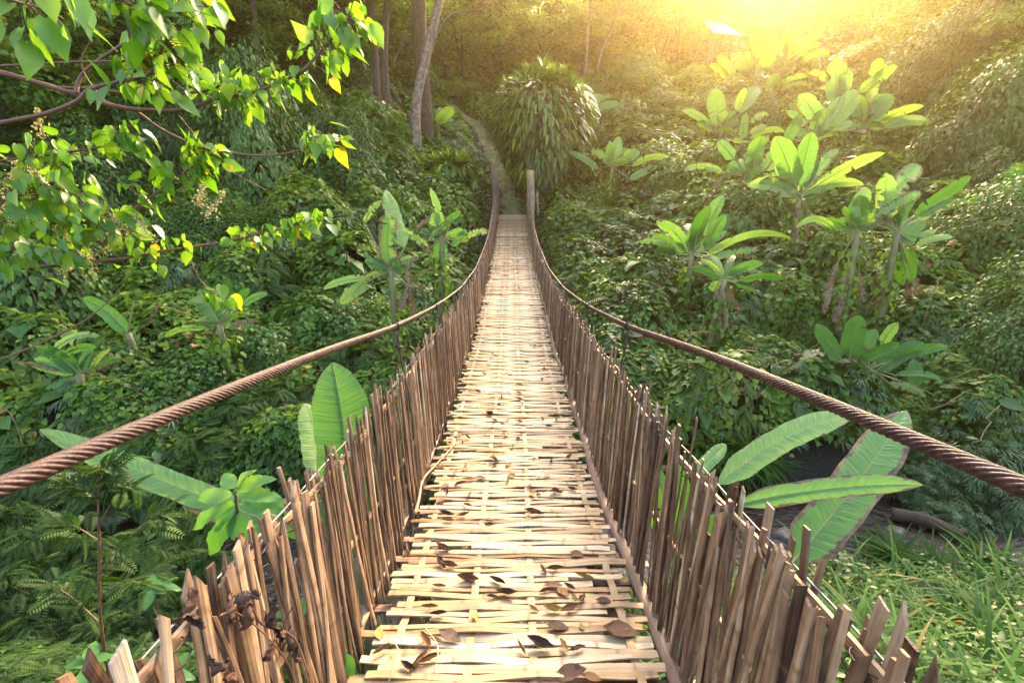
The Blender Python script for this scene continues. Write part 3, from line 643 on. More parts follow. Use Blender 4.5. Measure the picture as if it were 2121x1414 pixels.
def tpl_palmate():
    ps = []
    for k, a in enumerate(np.linspace(-2.3, 2.3, 7)):
        ps.append((tpl_lance(.15, .22), frame(-a, -0.12, .52 * (1 - .06 * abs(a))), np.array((0, .48, 0))))
    return merge_tpl(ps)
def tpl_pinnate(pairs=11):
    ps = []
    for i in range(pairs):
        t = (i + .5) / pairs; L = .30 * math.sin(math.pi * (0.12 + .80 * t)) ** .7
        for sd in (-1, 1): ps.append((tpl_lo(), frame(-sd * 1.15, -.1, L) @ np.diag((.42, 1, 1)), np.array((0, t, -.22 * t * t))))
    return merge_tpl(ps)
def tpl_spray():
    ps = []
    for a, L, y in ((-1.0, .55, .1), (.9, .6, .2), (-.6, .7, .3), (.55, .65, .4), (-.2, .62, .45), (.15, .6, .5), (1.3, .4, .25)):
        ps.append((tpl_lance(.075, .28), frame(a, -.15, L), np.array((0, y, 0))))
    return merge_tpl(ps)
def tpl_blade(seg=5, w=.022, drop=.55):
    t = np.linspace(0, 1, seg + 1); V = []
    for k in t:
        ww = w * (1 - k ** 2.2) + .0008; V += [(-ww, k * (1 - .18 * k), -drop * k * k), (ww, k * (1 - .18 * k), -drop * k * k)]
    a = np.arange(seg) * 2; return np.array(V), np.stack([a, a + 1, a + 3, a + 2], -1), None
TPL = dict(heart=tpl_heart(), lo=tpl_lo(), ovate=tpl_ovate(), lance=tpl_lance(), palmate=tpl_palmate(), pinnate=tpl_pinnate(), spray=tpl_spray(), blade=tpl_blade(), strap=tpl_blade(5, .095, .24))
def scatter(mb, tpl, pos, T, Nn, size, tint, mat=0, wide=1.0):
    """many leaves at once: base at pos, pointing along T, face normal near Nn"""
    tv, tq, tt = TPL[tpl]; n = len(pos); k = len(tv)
    T = norm(T); B = norm(np.cross(T, Nn)); N2 = np.cross(B, T)
    size = np.broadcast_to(size, (n,)); wide = np.broadcast_to(wide, (n,))
    V = pos[:, None] + size[:, None, None] * (tv[None, :, 0:1] * wide[:, None, None] * B[:, None] + tv[None, :, 1:2] * T[:, None] + tv[None, :, 2:3] * N2[:, None])
    o = (np.arange(n) * k)[:, None, None]
    mb.add(V.reshape(-1, 3), None if tq is None else (tq[None] + o).reshape(-1, 4), None if tt is None else (tt[None] + o).reshape(-1, 3), np.repeat(np.broadcast_to(tint, (n,)), k), np.tile(np.stack([tv[:, 1], tv[:, 0] * 2, 0 * tv[:, 0]], -1), (n, 1)), mat)
def rnd_unit(n): return norm(rng.normal(size=(n, 3)))
UP = np.array((0, 0, 1.0))
# ------------------------------------------------------------------ ground cover on the hillside and the banks (uncountable)
def cover_normals(x, y):
    e = 0.06; gx_ = (cover(x + e, y) - cover(x - e, y)) / (2 * e); gy_ = (cover(x, y + e) - cover(x, y - e)) / (2 * e)
    return norm(np.stack([-gx_, -gy_, np.ones_like(gx_)], -1))
def wedge(n, d0, d1, pw, spread=1.12):
    """points in the wedge of ground the photo looks over"""
    u = rng.random(n); D = (d0 ** pw + u * (d1 ** pw - d0 ** pw)) ** (1 / pw)
    return rng.uniform(-1, 1, n) * (spread * D + 0.6), D
nz = lambda x, y, s, f=.4: vnoise(x * f, y * f, s)
def carpet(name, n, d0, d1, pw, tpl, mat, size, mask=None, up=0.5, deep=0.28, grow=0.5, label=None, hang=0.9, wide=1.0):
    x, y = wedge(n, d0, d1, pw)
    k = keep_clear(x, y); keep = (rng.random(n) < 0.32 + 0.68 * k) & (np.abs(y - stream_y(x)) > 1.02 + .35 * (x > 2)) & (path_d(x, y) > 0.32) & ~((np.abs(x) < 0.66) & (y < 19) & (y > 17.2))
    keep &= (nz(x, y, size * 997 + 3, 1.3) > .27) | (rng.random(n) < .12)
    if mask is not None: keep &= rng.random(n) < mask(x, y)
    x, y = x[keep], y[keep]; n = len(x)
    N0 = cover_normals(x, y); depth = rng.random(n) ** 1.6 * deep
    low = 1 - 0.7 * (keep_clear(x, y) < 0.3)
    z = cover(x, y) + (0.10 * low - depth * low)
    pos = np.stack([x, y, np.maximum(z, H(x, y) + 0.02)], -1)
    sz = size * (np.maximum(y, 3) / 9) ** grow * rng.uniform(0.6, 1.35, n) * (0.55 + .45 * low)
    Nn = norm(N0 * 0.75 + UP * up + rnd_unit(n) * 0.50); T = rnd_unit(n) * 0.75 + N0 * 0.35 - UP * hang + N0 * (UP @ UP) * 0.1
    T = T - Nn * np.sum(T * Nn, -1, keepdims=True)
    patch = vnoise(x * .55, y * .55, 9) * .5 + vnoise(x * 1.7, y * 1.7, 4) * .3
    tint = np.clip(patch * 1.15 - .12 + rng.normal(0.04, 0.13, n) + (rng.random(n) < 0.012) * 0.6, 0, 1)
    mb = MB(); scatter(mb, tpl, pos, T, Nn, sz, tint, 0, wide); return tag(mb.build(name, MAT[mat], smooth=True), label, kind='stuff')
nz = lambda x, y, s, f=.4: vnoise(x * f, y * f, s)
far_only = lambda x, y: (y > stream_y(x)) * 1.0
carpet('creeper_cover', 400000, 6.4, 46, 0.75, 'lo', 'creeper', 0.125, lambda x, y: far_only(x, y) * (0.35 + 0.65 * (nz(x, y, 21) > .42)))
carpet('dark_creeper_cover', 260000, 6.4, 40, 0.75, 'lo', 'dark_vine', 0.125, lambda x, y: far_only(x, y) * (x < 3 + 6 * nz(x, y, 8)) * (0.3 + .7 * (nz(x, y, 33) > .45)))
carpet('far_hill_cover', 110000, 38, 64, 1.0, 'lo', 'tree_leaf', 0.12)
carpet('heart_leaf_cover', 75000, 6.4, 16, 0.8, 'heart', 'creeper', 0.125, lambda x, y: far_only(x, y) * (nz(x, y, 44, .6) > .52) * 1.0, wide=0.95)
carpet('palmate_leaf_cover', 9000, 6.6, 24, 0.8, 'palmate', 'palmate', 0.24, lambda x, y: far_only(x, y) * (x > .5) * (nz(x, y, 51, .6) > .48), deep=.12, hang=.3, up=.9)
carpet('near_feathery_cover', 30000, 1.0, 6.6, 0.9, 'pinnate', 'fern', 0.21, lambda x, y: (x < -0.95) * 1.0, deep=.55, hang=.15, up=1.3, grow=.3)
carpet('feathery_leaf_cover', 22000, 1.2, 12, 0.9, 'pinnate', 'fern', 0.24, lambda x, y: (x < -0.9) * 0.9 + (x > 1.5) * far_only(x, y) * (nz(x, y, 61, .7) > .6) * .5, deep=.35, hang=.15, up=1.3, grow=.3)
carpet('low_weed_cover', 60000, .9, 7, 0.9, 'ovate', 'dark_vine', 0.055, lambda x, y: (y < stream_y(x) + 1.2) * (.45 + .55 * (x < 0)), deep=.5, grow=.3)
carpet('weed_leaf_cover', 16000, .9, 6, 0.9, 'ovate', 'palmate', 0.075, lambda x, y: (x > 1.0) * (y < stream_y(x)) * (nz(x, y, 91, .8) > .4), deep=.3, grow=.3, up=.9)
carpet('broad_leaf_cover', 7500, 6.6, 24, 0.8, 'ovate', 'palmate', 0.30, lambda x, y: far_only(x, y) * (nz(x, y, 111, .8) > .6) * 1.0, deep=.1, hang=.5, up=.8)
carpet('slope_bamboo_cover', 5000, 6.6, 24, 0.8, 'spray', 'bamboo_leaf', 0.30, lambda x, y: far_only(x, y) * (nz(x, y, 121, .7) > .58) * 1.0, deep=.1, hang=.5, up=.8)
carpet('slope_fern_cover', 7000, 6.6, 24, 0.8, 'pinnate', 'fern', 0.38, lambda x, y: far_only(x, y) * (nz(x, y, 131, .6) > .58) * 1.0, deep=.1, hang=.2, up=1.0)
carpet('bamboo_leaf_cover', 9000, 5.6, 11, 0.9, 'spray', 'bamboo_leaf', 0.26, lambda x, y: (x > 3.5) * far_only(x, y) * sstep(x - y * .45, -1, 1.5), deep=.3, hang=.5, up=.7, grow=.2)
def grass_cover(name, n, d0, d1, mask, size, mat='grass', lift=0.0):
    x, y = wedge(n, d0, d1, .9); keep = (rng.random(n) < mask(x, y)) & (np.abs(y - stream_y(x)) > .95) & (np.abs(x) > .72); x, y = x[keep], y[keep]; n = len(x)
    pos = np.stack([x, y, H(x, y) + lift + 0.6 * (cover(x, y) - H(x, y)) - .02], -1); a = rng.uniform(0, 2 * math.pi, n)
    T = np.stack([np.cos(a) * .7, np.sin(a) * .7, rng.uniform(.6, 1.5, n)], -1); mb = MB()
    scatter(mb, 'blade', pos, T, UP + rnd_unit(n) * .25, size * rng.uniform(.5, 1.3, n) * (1 - .55 * sstep(1.9 - np.abs(y - stream_y(x)), 0, .8)), np.clip(rng.normal(.5, .22, n), 0, 1)); return tag(mb.build(name, MAT[mat]), kind='stuff')
grass_cover('grass', 15000, .9, 6.5, lambda x, y: (x > 1.1) * (y < stream_y(x)) * (.35 + .65 * (nz(x, y, 71, .9) > .45)), .62)
grass_cover('slope_grass', 9000, 6.3, 17, lambda x, y: (x > .9) * (x < 7) * (nz(x, y, 81, .6) > .58) * 1.0, .55)
grass_cover('path_grass', 16000, 17.5, 30, lambda x, y: (path_d(x, y) < 2.4) * (path_d(x, y) > .42) * (np.abs(x) < 6) * 1.0, .26)
# ------------------------------------------------------------------ banana plants
def banana_leaf(root, crown, D, spec, s_off, seed):
    bx, by, tx, ty, w = spec[:5]; kind = spec[5] if len(spec) > 5 else 'g'; arch = spec[6] if len(spec) > 6 else 0.06
    r = np.random.default_rng(seed)
    P0 = at(bx, by, D); flat = math.hypot(tx - bx, ty - by) / FPX * D; dd = r.uniform(-.45, .35) * flat if len(spec) < 8 else spec[7]
    P1 = at(tx, ty, D + dd); L = np.linalg.norm(P1 - P0); ch = (P1 - P0) / L
    view = norm((P0 + P1) / 2 - np.array((0, 0, E)))
    up = UP - ch * ch[2]; up = up / max(np.linalg.norm(up), .25)
    n = 34; t = np.linspace(0, 1, n); tears = []
    ntear = 0 if len(spec) > 8 else {'g': r.integers(0, 3), 'y': r.integers(0, 3), 'p': r.integers(0, 4), 'b': r.integers(5, 9), 'e': 2, 'd': r.integers(10, 16)}[kind]
    for q in range(ntear): tears.append((r.uniform(.12, .95), r.choice((-1, 1)), r.uniform(.15, .55)))
    for tt, _, _ in tears: t = np.concatenate([t, [tt - .006, tt + .006]])
    t = np.sort(np.clip(t, 0, 1)); n = len(t)
    side_bend = np.cross(view, ch) * r.normal(0, .025) * L
    C = P0 + (P1 - P0) * t[:, None] + up * (arch * L * 4 * t * (1 - t))[:, None] * (1 + .25 * (t - .5))[:, None] + side_bend * np.sin(t * math.pi)[:, None]
    T = norm(np.gradient(C, axis=0)); view_s = np.broadcast_to(view, T.shape)
    A = norm(np.cross(T, view_s)); Nn = np.cross(A, T)
    Nn = np.where((Nn @ UP)[:, None].mean() < 0, -Nn, Nn); A = np.cross(T, Nn)
    if kind in 'gyp' and len(spec) < 9:
        roll = r.uniform(.15, .75) * r.choice((-1, 1)); c, s = math.cos(roll), math.sin(roll); A, Nn = A * c + Nn * s, Nn * c - A * s
        W = w / FPX * D * .5 / max(math.cos(roll), .62) * .94
    else: W = w / FPX * D * .5 * (.62 if kind == 'd' else 1)
    prof_w = np.minimum(1, (t / .16) ** .65) * (1 - np.clip((t - .62) / .38, 0, 1) ** 2.4 * .99) ** .75 * (1 - .12 * (t - .45) ** 2)
    if kind in 'bd' and r.random() < .5: prof_w = np.minimum(1, (t / .16) ** .65) * (1 - np.clip((t - .85) / .15, 0, 1) ** 3 * .6)
    cols = np.array((-1, -.72, -.4, -.12, 0, .12, .4, .72, 1)); nc = len(cols)
    fold = {'g': .30, 'y': .30, 'p': .18, 'b': .10, 'e': .1, 'd': -.5}[kind] + r.normal(0, .08); fold = .16 if len(spec) > 8 else fold; ph = r.uniform(0, 6)
    V = np.zeros((n, nc, 3)); segs = np.zeros((2, n))
    for q, sd in enumerate((-1, 1)):
        cuts = sorted([tt for tt, s_, _ in tears if s_ == sd]); amp = {'g': .06, 'y': .06, 'p': .10, 'b': .32, 'e': .05, 'd': .8}[kind]
        vals = r.normal(0, amp, len(cuts) + 1); segs[q] = vals[np.searchsorted(cuts, t)]
    for j, cc in enumerate(cols):
        a = abs(cc); seg = segs[0] if cc < 0 else segs[1]
        rip = .035 * np.sin(t * 46 + ph + (1.5 if cc < 0 else 0)) * a ** 2 + .05 * np.sin(t * 11 + ph * 2 + cc) * a
        lift = fold * a - .20 * a * a + rip + seg * a
        V[:, j] = C + A * (W * cc * prof_w * (1 + (.025 * np.sin(t * 33 + ph) if a > .9 else 0)))[:, None] + Nn * (W * prof_w * lift)[:, None]
    i, j = np.meshgrid(np.arange(n - 1), np.arange(nc - 1), indexing='ij'); keepf = np.ones(i.shape, bool)
    for tt, sd, dep in tears:
        row = np.searchsorted(t, tt) - 1
        for q in range(nc - 1):
            m_ = (cols[q] + cols[q + 1]) / 2
            if np.sign(m_) == sd and abs(m_) > dep and 0 <= row < n - 1: keepf[row, q] = False
    for tt, sd, dep in tears:                           # torn edges gape open
        row = np.searchsorted(t, tt) - 1
        if not 0 <= row < n - 1: continue
        for q, cc in enumerate(cols):
            if np.sign(cc) == sd and abs(cc) > dep:
                g = (abs(cc) - dep) * (.035 if kind in 'gype' else .06) * L * r.uniform(.4, 1.2); V[row, q] -= T[row] * g; V[row + 1, q] += T[row] * g
    a_ = i * nc + j; Q = np.stack([a_, a_ + 1, a_ + nc + 1, a_ + nc], -1)[keepf]
    wear = {'g': .05, 'y': .08, 'p': .18, 'b': .62, 'e': .42, 'd': .98}[kind]; tint = {'g': .33, 'y': .56, 'p': .74, 'b': .62, 'e': .62, 'd': .7}[kind] + r.normal(0, .07)
    luv = np.stack([np.broadcast_to(t[:, None], (n, nc)), np.broadcast_to(cols[None], (n, nc)), np.full((n, nc), float(seed % 97) + wear)], -1)
    mb = MB(); mb.add(V.reshape(-1, 3), Q, None, tint, luv.reshape(-1, 3), 0)
    st = spline([crown, crown * .4 + P0 * .6 + up * .02 * L, P0], 7) if np.linalg.norm(P0 - crown) > .05 else np.array([P0 - T[0] * .05, P0])
    mid = np.concatenate([st[:-1], C[::3] - Nn[::3] * .006]); rr = np.linspace(.020, .004, len(mid)) * (W / .2) ** .5
    tube(mb, mid, rr, 5, .75, 1)
    return mb.build('dead_leaf' if kind == 'd' else 'leaf', [MAT['banana'], MAT['stem']], root, origin=s_off)
BID = [0]
LANDMARKS = []
def banana(label, cx, cy, leaves, stem=.9, D=None, stem_r=.07, group='banana plants on the banks'):
    if D is None: D = on_ground(cx, cy, stem + .75)[1]
    crown = at(cx, cy, D); foot = np.array((crown[0] + rng.normal(0, .05), crown[1] + .1, float(H(crown[0], crown[1] + .1)) - .05))
    if foot[2] > crown[2] - .15: foot[2] = crown[2] - .25
    o = empty('banana_plant', foot, label, 'banana plant', group); so = foot
    mb = MB(); q = spline([foot, (foot + crown) / 2 + rng.normal(0, .03, 3), crown], 10); tube(mb, q, np.linspace(stem_r * 1.5, stem_r * .7, 10), 9, .5, 0, True, .1)
    mb.build('stem', MAT['stem'], o, origin=so)
    if D > 6:                                          # creepers climb the stem
        k = 170; f_ = rng.random(k) * .85; b = rng.uniform(0, 6.28, k); out = np.stack([np.cos(b), np.sin(b), 0 * b], -1); c_ = foot + (crown - foot) * f_[:, None]
        cm = MB(); scatter(cm, 'ovate', c_ + out * (stem_r + .02 + .16 * rng.random((k, 1))), out * .4 - UP * .8 + rnd_unit(k) * .5, out + UP * .4 + rnd_unit(k) * .3, rng.uniform(.08, .17, k), np.clip(rng.normal(.45, .2, k), 0, 1)); cm.build('creeper', MAT['creeper'], o, origin=so)
        ls = [math.hypot(s_[2] - s_[0], s_[3] - s_[1]) for s_ in leaves]; Lm = float(np.median(ls)) if len(ls) > 3 else 0
        rg = np.random.default_rng(len(label) * 7 + int(cx)); extra = []
        for q in range(8 if Lm > 30 else 0):
            an = rg.uniform(.15, math.pi - .15); kd = str(rg.choice(['p', 'b', 'g', 'y', 'd'], p=[.26, .25, .2, .11, .18])); Lq = Lm * rg.uniform(.7, 1.15); dx, dy = math.cos(an), -math.sin(an)
            if kd == 'd': dx, dy = rg.normal(0, .25), .8
            extra.append((cx + dx * .12 * Lq, cy + dy * .12 * Lq, cx + dx * Lq, cy + dy * Lq * .8, Lm * rg.uniform(.16, .30), kd, rg.uniform(.03, .14), rg.uniform(.1, .6) * Lm / FPX * D))
        leaves = list(leaves) + extra
    for sp in leaves:
        BID[0] += 1; banana_leaf(o, crown, D, sp, so, BID[0] * 13 + 5)
    LANDMARKS.append((label, crown)); return o
def zs(lst, ox, oy, s):        # leaf list given in enlarged-photo units
    return [(ox + a[0] * s, oy + a[1] * s, ox + a[2] * s, oy + a[3] * s, a[4] * s) + tuple(a[5:]) for a in lst]
z3 = lambda l: zs(l, 1300, 0, .396); z5 = lambda l: zs(l, 1300, 500, .396); z8 = lambda l: zs(l, 1300, 850, .399); z4 = lambda l: zs(l, 0, 500, .396); zl = lambda l: zs(l, 660, 370, .2475); zc = lambda l: zs(l, 700, 0, .3324); zt = lambda l: zs(l, 1400, 0, .191)
banana('banana plant with yellow green upright leaves low on the bank nearest the far bridge rail', 1431, 528, z3([(310, 1320, 150, 1165, 62, 'y'), (318, 1290, 355, 1170, 48, 'y'), (345, 1320, 430, 1075, 70, 'g'), (410, 1240, 500, 1020, 70, 'y', .03), (405, 1310, 515, 1120, 60, 'g'), (420, 1320, 760, 1210, 34, 'p', .08), (410, 1345, 850, 1245, 36, 'p', .12), (410, 1362, 670, 1310, 40, 'b', .05), (270, 1335, 30, 1275, 34, 'b', .12), (250, 1330, 130, 1310, 40, 'g')]))
banana('large banana plant with two glowing yellow upright leaves in the middle of the sunny slope', 1656, 412, z3([(870, 970, 770, 715, 112, 'y', .03), (885, 975, 962, 690, 95, 'y', .02), (920, 1000, 1105, 780, 66, 'b'), (970, 985, 1345, 800, 58, 'p', .08), (950, 1015, 1235, 968, 46, 'p', .12), (890, 1030, 720, 1005, 40, 'b', .10), (860, 1010, 920, 1120, 50, 'b', .0), (930, 985, 1000, 840, 45, 'g'), (880, 1050, 870, 1290, 40, 'd', 0), (900, 1050, 960, 1290, 40, 'd', 0)]), 1.3)
banana('banana plant with one wide bright yellow leaf below the tall pale leaved one', 1690, 285, z3([(990, 625, 895, 500, 82, 'y'), (1060, 655, 1207, 482, 90, 'y'), (975, 685, 1030, 570, 58, 'p'), (1000, 700, 1130, 500, 56, 'p'), (830, 740, 915, 600, 55, 'g'), (930, 660, 830, 580, 34, 'y'), (1090, 680, 1180, 640, 40, 'p'), (1000, 660, 1060, 650, 60, 'p')]), 1.2)
banana('tall banana plant with long pale upright leaves high on the slope', 1750, 205, z3([(1085, 545, 1090, 300, 92, 'p', .02), (1130, 480, 1150, 362, 62, 'p'), (1210, 485, 1410, 345, 56, 'p'), (1290, 405, 1330, 305, 56, 'p'), (1255, 560, 1295, 400, 50, 'p'), (1050, 430, 945, 385, 40, 'b', .1)]), 1.8)
banana('banana plant with one broad green leaf and long side leaves beside the dark thicket', 1800, 258, z3([(1265, 645, 1388, 495, 80, 'y'), (1310, 630, 1550, 555, 40, 'p', .06), (1340, 670, 1590, 650, 50, 'p', .12), (1345, 675, 1115, 690, 40, 'b', .08), (1225, 640, 1225, 500, 50, 'p'), (1170, 610, 1300, 590, 36, 'p'), (1245, 650, 1260, 530, 34, 'd')]), 1.2)
banana('ragged banana plant with brown torn leaves on the bright middle slope', 1545, 360, z3([(660, 880, 700, 710, 80, 'y'), (625, 980, 700, 780, 72, 'g'), (555, 830, 470, 742, 58, 'y'), (500, 905, 310, 885, 36, 'b', .1), (700, 890, 780, 780, 50, 'b'), (610, 830, 740, 720, 44, 'b'), (720, 890, 830, 850, 40, 'p'), (590, 910, 530, 860, 60, 'y'), (500, 920, 440, 1020, 46, 'd', .02), (700, 940, 800, 900, 30, 'p')]), 1.2)
banana('banana plant with one tall rounded leaf near the middle of the bright slope', 1494, 270, z3([(478, 655, 440, 470, 86, 'y', .02), (598, 590, 682, 455, 74, 'y'), (600, 730, 622, 590, 40, 'y'), (575, 580, 620, 460, 40, 'p'), (445, 680, 285, 580, 38, 'p', .1), (470, 690, 552, 680, 28, 'p', .1), (640, 640, 740, 600, 38, 'b', .08), (640, 700, 730, 660, 34, 'p'), (640, 725, 820, 690, 32, 'p', .1), (440, 690, 365, 650, 34, 'b', .1), (550, 735, 605, 742, 28, 'p')]), 1.2)
banana('banana plant with cone shaped leaves under the sun beside the hut', 1560, 165, zt([(790, 790, 600, 590, 130, 'y'), (640, 830, 440, 610, 90, 'y'), (560, 850, 370, 700, 70, 'y'), (940, 740, 1070, 560, 130, 'y'), (800, 740, 760, 560, 60, 'p'), (860, 690, 940, 600, 50, 'p'), (900, 640, 860, 290, 130, 'y', .02), (1010, 560, 1010, 300, 110, 'y', .02)]), 1.2)
banana('banana plant with ribbon like hanging leaves high on the slope near the sun', 1620, 150, zt([(1210, 590, 1180, 340, 150, 'y', .02), (1440, 470, 1590, 220, 110, 'y'), (1320, 620, 1430, 450, 90, 'y'), (960, 780, 1300, 590, 60, 'p', .06), (1380, 670, 1660, 590, 60, 'p', .12), (1010, 980, 1130, 780, 90, 'y'), (1110, 940, 1440, 830, 60, 'p', .12), (1130, 980, 1460, 930, 50, 'b', .12), (1440, 530, 1545, 480, 46, 'p'), (1180, 600, 1260, 400, 60, 'p')]), 1.2)
banana('dark green banana plant with a broad upright leaf and brown dead skirt', 1775, 480, z3([(1190, 1195, 1210, 1020, 95, 'g', .02), (1180, 1140, 1250, 980, 80, 'p', .03), (1160, 1190, 1130, 1080, 40, 'g'), (1085, 1205, 880, 1190, 36, 'p', .18), (1230, 1180, 1340, 1100, 50, 'p')]) + z5([(1100, 110, 1030, 380, 60, 'd', 0), (1140, 160, 1080, 420, 60, 'd', 0), (1150, 180, 1130, 450, 55, 'd', 0), (1210, 160, 1230, 320, 50, 'd', 0), (1300, 160, 1290, 330, 55, 'd', 0)]), 1.6)
banana('large banana plant with brown edged leaves and a leaf hanging straight down', 1858, 480, z3([(1350, 1160, 1350, 905, 88, 'p', .02), (1330, 1090, 1525, 860, 90, 'b', .03), (1290, 1140, 1535, 1010, 52, 'b', .05), (1410, 1170, 1512, 1000, 80, 'g'), (1500, 1130, 1798, 922, 64, 'g', .05), (1510, 1155, 1728, 1040, 44, 'b', .05), (1440, 1290, 1552, 1130, 76, 'g'), (1375, 1225, 1490, 1150, 62, 'g'), (1510, 1282, 1702, 1240, 40, 'p', .1), (1520, 1240, 1615, 1205, 34, 'p'), (1440, 1290, 1442, 1495, 104, 'g', 0), (1300, 1180, 1390, 1150, 60, 'd')]) + z5([(1460, 190, 1480, 340, 46, 'd', 0), (1490, 200, 1580, 370, 50, 'd', 0)]), 1.7)
banana('banana plant in the dark thicket with one broad leaf touching the picture edge', 2082, 440, z3([(1990, 1030, 2090, 845, 115, 'g', .02), (1950, 1050, 1635, 1105, 46, 'g', .12), (1955, 1135, 1815, 1168, 40, 'g', .1), (1960, 1090, 1850, 1050, 34, 'g'), (2030, 1110, 2085, 1060, 60, 'g'), (2040, 1050, 2140, 960, 60, 'g')]), .8)
banana('small banana plant with two crossed upright leaves right of the big strap leaved shrub', 1268, 345, zc([(1700, 1035, 1755, 850, 68, 'y', .02), (1680, 1030, 1700, 890, 50, 'y', .02), (1790, 1000, 1822, 930, 40, 'y'), (1620, 1050, 1440, 945, 40, 'y', .06), (1830, 1035, 2070, 985, 40, 'p', .12), (1820, 1120, 1995, 1040, 46, 'p', .06), (1700, 1030, 1810, 1015, 40, 'p', .1)]), .8)
banana('banana plant half hidden behind the big strap leaved shrub showing a yellow leaf', 1222, 222, zc([(1590, 690, 1760, 650, 44, 'y', .08), (1560, 680, 1725, 735, 36, 'p', .08), (1700, 735, 1800, 770, 30, 'g', .08), (1560, 610, 1625, 600, 30, 'p')]), 1.0)
banana('small drooping banana plant with one hanging brown dead leaf on the mid slope', 1500, 580, z5([(525, 180, 708, 115, 54, 'g'), (560, 218, 822, 200, 36, 'g', .1), (570, 222, 658, 260, 38, 'g'), (480, 205, 445, 262, 62, 'p', 0), (500, 230, 600, 375, 52, 'd', 0), (470, 240, 482, 470, 60, 'd', 0), (490, 240, 500, 480, 40, 'd', 0)]), 1.2)
banana('bright green banana plant with a rolled brown leaf below the hanging dead skirt', 1800, 765, z5([(1115, 620, 983, 432, 82, 'g', .02), (1160, 612, 1212, 385, 108, 'g', .02), (1250, 560, 1300, 460, 66, 'g'), (1330, 545, 1417, 428, 56, 'p'), (1215, 615, 1425, 530, 62, 'g'), (1295, 680, 1552, 528, 92, 'g', .03), (1370, 630, 1680, 548, 58, 'g', .08), (1125, 630, 955, 690, 60, 'p', .1), (1165, 655, 1238, 515, 56, 'd', 0), (1400, 700, 1640, 722, 36, 'g', .08), (1370, 740, 1560, 812, 50, 'b', .1), (1600, 800, 1795, 862, 46, 'p', .05), (1490, 760, 1490, 615, 66, 'g')]), .5)
banana('near banana plant with huge long leaves reaching under the rusty cable by the stream', 1600, 1195, z8([(470, 385, 1175, 25, 150, 'p', .06, .5, 1), (560, 488, 1535, 385, 120, 'e', .07, -.1, 1), (845, 800, 1450, 0, 275, 'e', .02, .9, 1), (360, 320, 512, 175, 85, 'g', .02, .3, 1)]), 1.6, D=3.75, stem_r=.09)
banana('banana plant hidden behind the railing with green leaf blades seen through the pickets', 1440, 1215, [(1440, 1215, 1330, 930, 60, 'y', .02), (1430, 1200, 1400, 960, 70, 'g', .02), (1440, 1200, 1490, 1060, 60, 'g', .03), (1350, 1100, 1240, 730, 44, 'y', .02)], 1.2, D=4.4)
banana('near banana plant with one huge bright upright leaf beside the bridge', 735, 1150, [(725, 1060, 690, 750, 128, 'y', .01, .25, 1), (660, 985, 632, 835, 62, 'p', .02, .5, 1), (745, 1180, 640, 985, 60, 'g', .03, .3, 1), (760, 1120, 800, 900, 60, 'y', .02, .5), (750, 1190, 700, 1040, 70, 'g', .02, .4)], 1.0, D=2.95, stem_r=.08)
banana('near banana plant with one very long flat leaf passing behind the rusty cable', 640, 1120, [(640, 1110, 82, 888, 62, 'p', .02, .5, 1), (600, 1110, 372, 1030, 74, 'b', .03, .2, 1), (640, 1120, 500, 1000, 50, 'g', .04)], .9, D=3.3)
banana('small dark banana plant with one upright leaf on the shaded slope below the branches', 455, 672, z4([(1145, 430, 1040, 250, 98, 'g', .02), (1200, 330, 1195, 190, 54, 'g'), (1235, 330, 1305, 245, 44, 'g'), (1270, 335, 1402, 275, 40, 'g'), (1070, 345, 972, 315, 28, 'g'), (1075, 455, 860, 500, 36, 'p', .1), (1110, 440, 1010, 432, 24, 'g'), (1205, 445, 1355, 418, 40, 'd', .1), (830, 330, 770, 440, 30, 'd', .02)]), .7)
banana('single arching banana leaf plant deep in the shaded ground cover', 265, 690, z4([(672, 480, 430, 298, 78, 'g', .1), (700, 310, 660, 320, 30, 'g')]), .4)
banana('low banana plant with spreading leaves and one brown leaf at the shaded slope edge', 165, 775, z4([(412, 690, 190, 550, 75, 'g', .06), (270, 580, 522, 495, 42, 'p', .08), (350, 580, 505, 555, 44, 'g', .08), (405, 718, 222, 835, 72, 'g', .06), (300, 680, 58, 635, 34, 'd', .05), (480, 660, 580, 560, 34, 'b')]), .4)
banana('banana plant with a spotted upright leaf and dead hanging leaves beside the bridge cable', 810, 560, zl([(715, 580, 560, 95, 128, 'p', .03), (590, 720, 585, 308, 142, 'b', .01), (595, 760, 385, 690, 84, 'g', .08), (400, 825, 38, 925, 62, 'p', .08), (405, 870, 180, 1048, 104, 'p', .03), (600, 775, 385, 850, 60, 'b', .1), (700, 805, 640, 660, 70, 'g'), (625, 770, 620, 650, 50, 'y'), (380, 370, 530, 180, 62, 'b'), (740, 760, 800, 1160, 80, 'd', 0), (750, 900, 680, 1100, 90, 'd', 0), (760, 905, 895, 905, 70, 'd', .02), (820, 640, 740, 760, 60, 'd', 0)]), 1.7)
banana('banana plant with a tall narrow leaf and torn brown arching leaf near the bridge end', 917, 494, zl([(1040, 480, 930, 75, 64, 'p', .03), (1060, 370, 1190, 278, 54, 'g'), (980, 395, 955, 290, 100, 'p'), (920, 525, 1118, 350, 66, 'b'), (1020, 500, 1010, 712, 116, 'g', .02), (1080, 490, 1232, 458, 56, 'p', .1), (1120, 565, 1240, 430, 62, 'g'), (1205, 535, 1412, 450, 60, 'b', .15), (920, 590, 600, 425, 76, 'b', .12), (800, 440, 950, 310, 62, 'd', .03), (860, 540, 920, 620, 60, 'd', 0)]), 1.6)
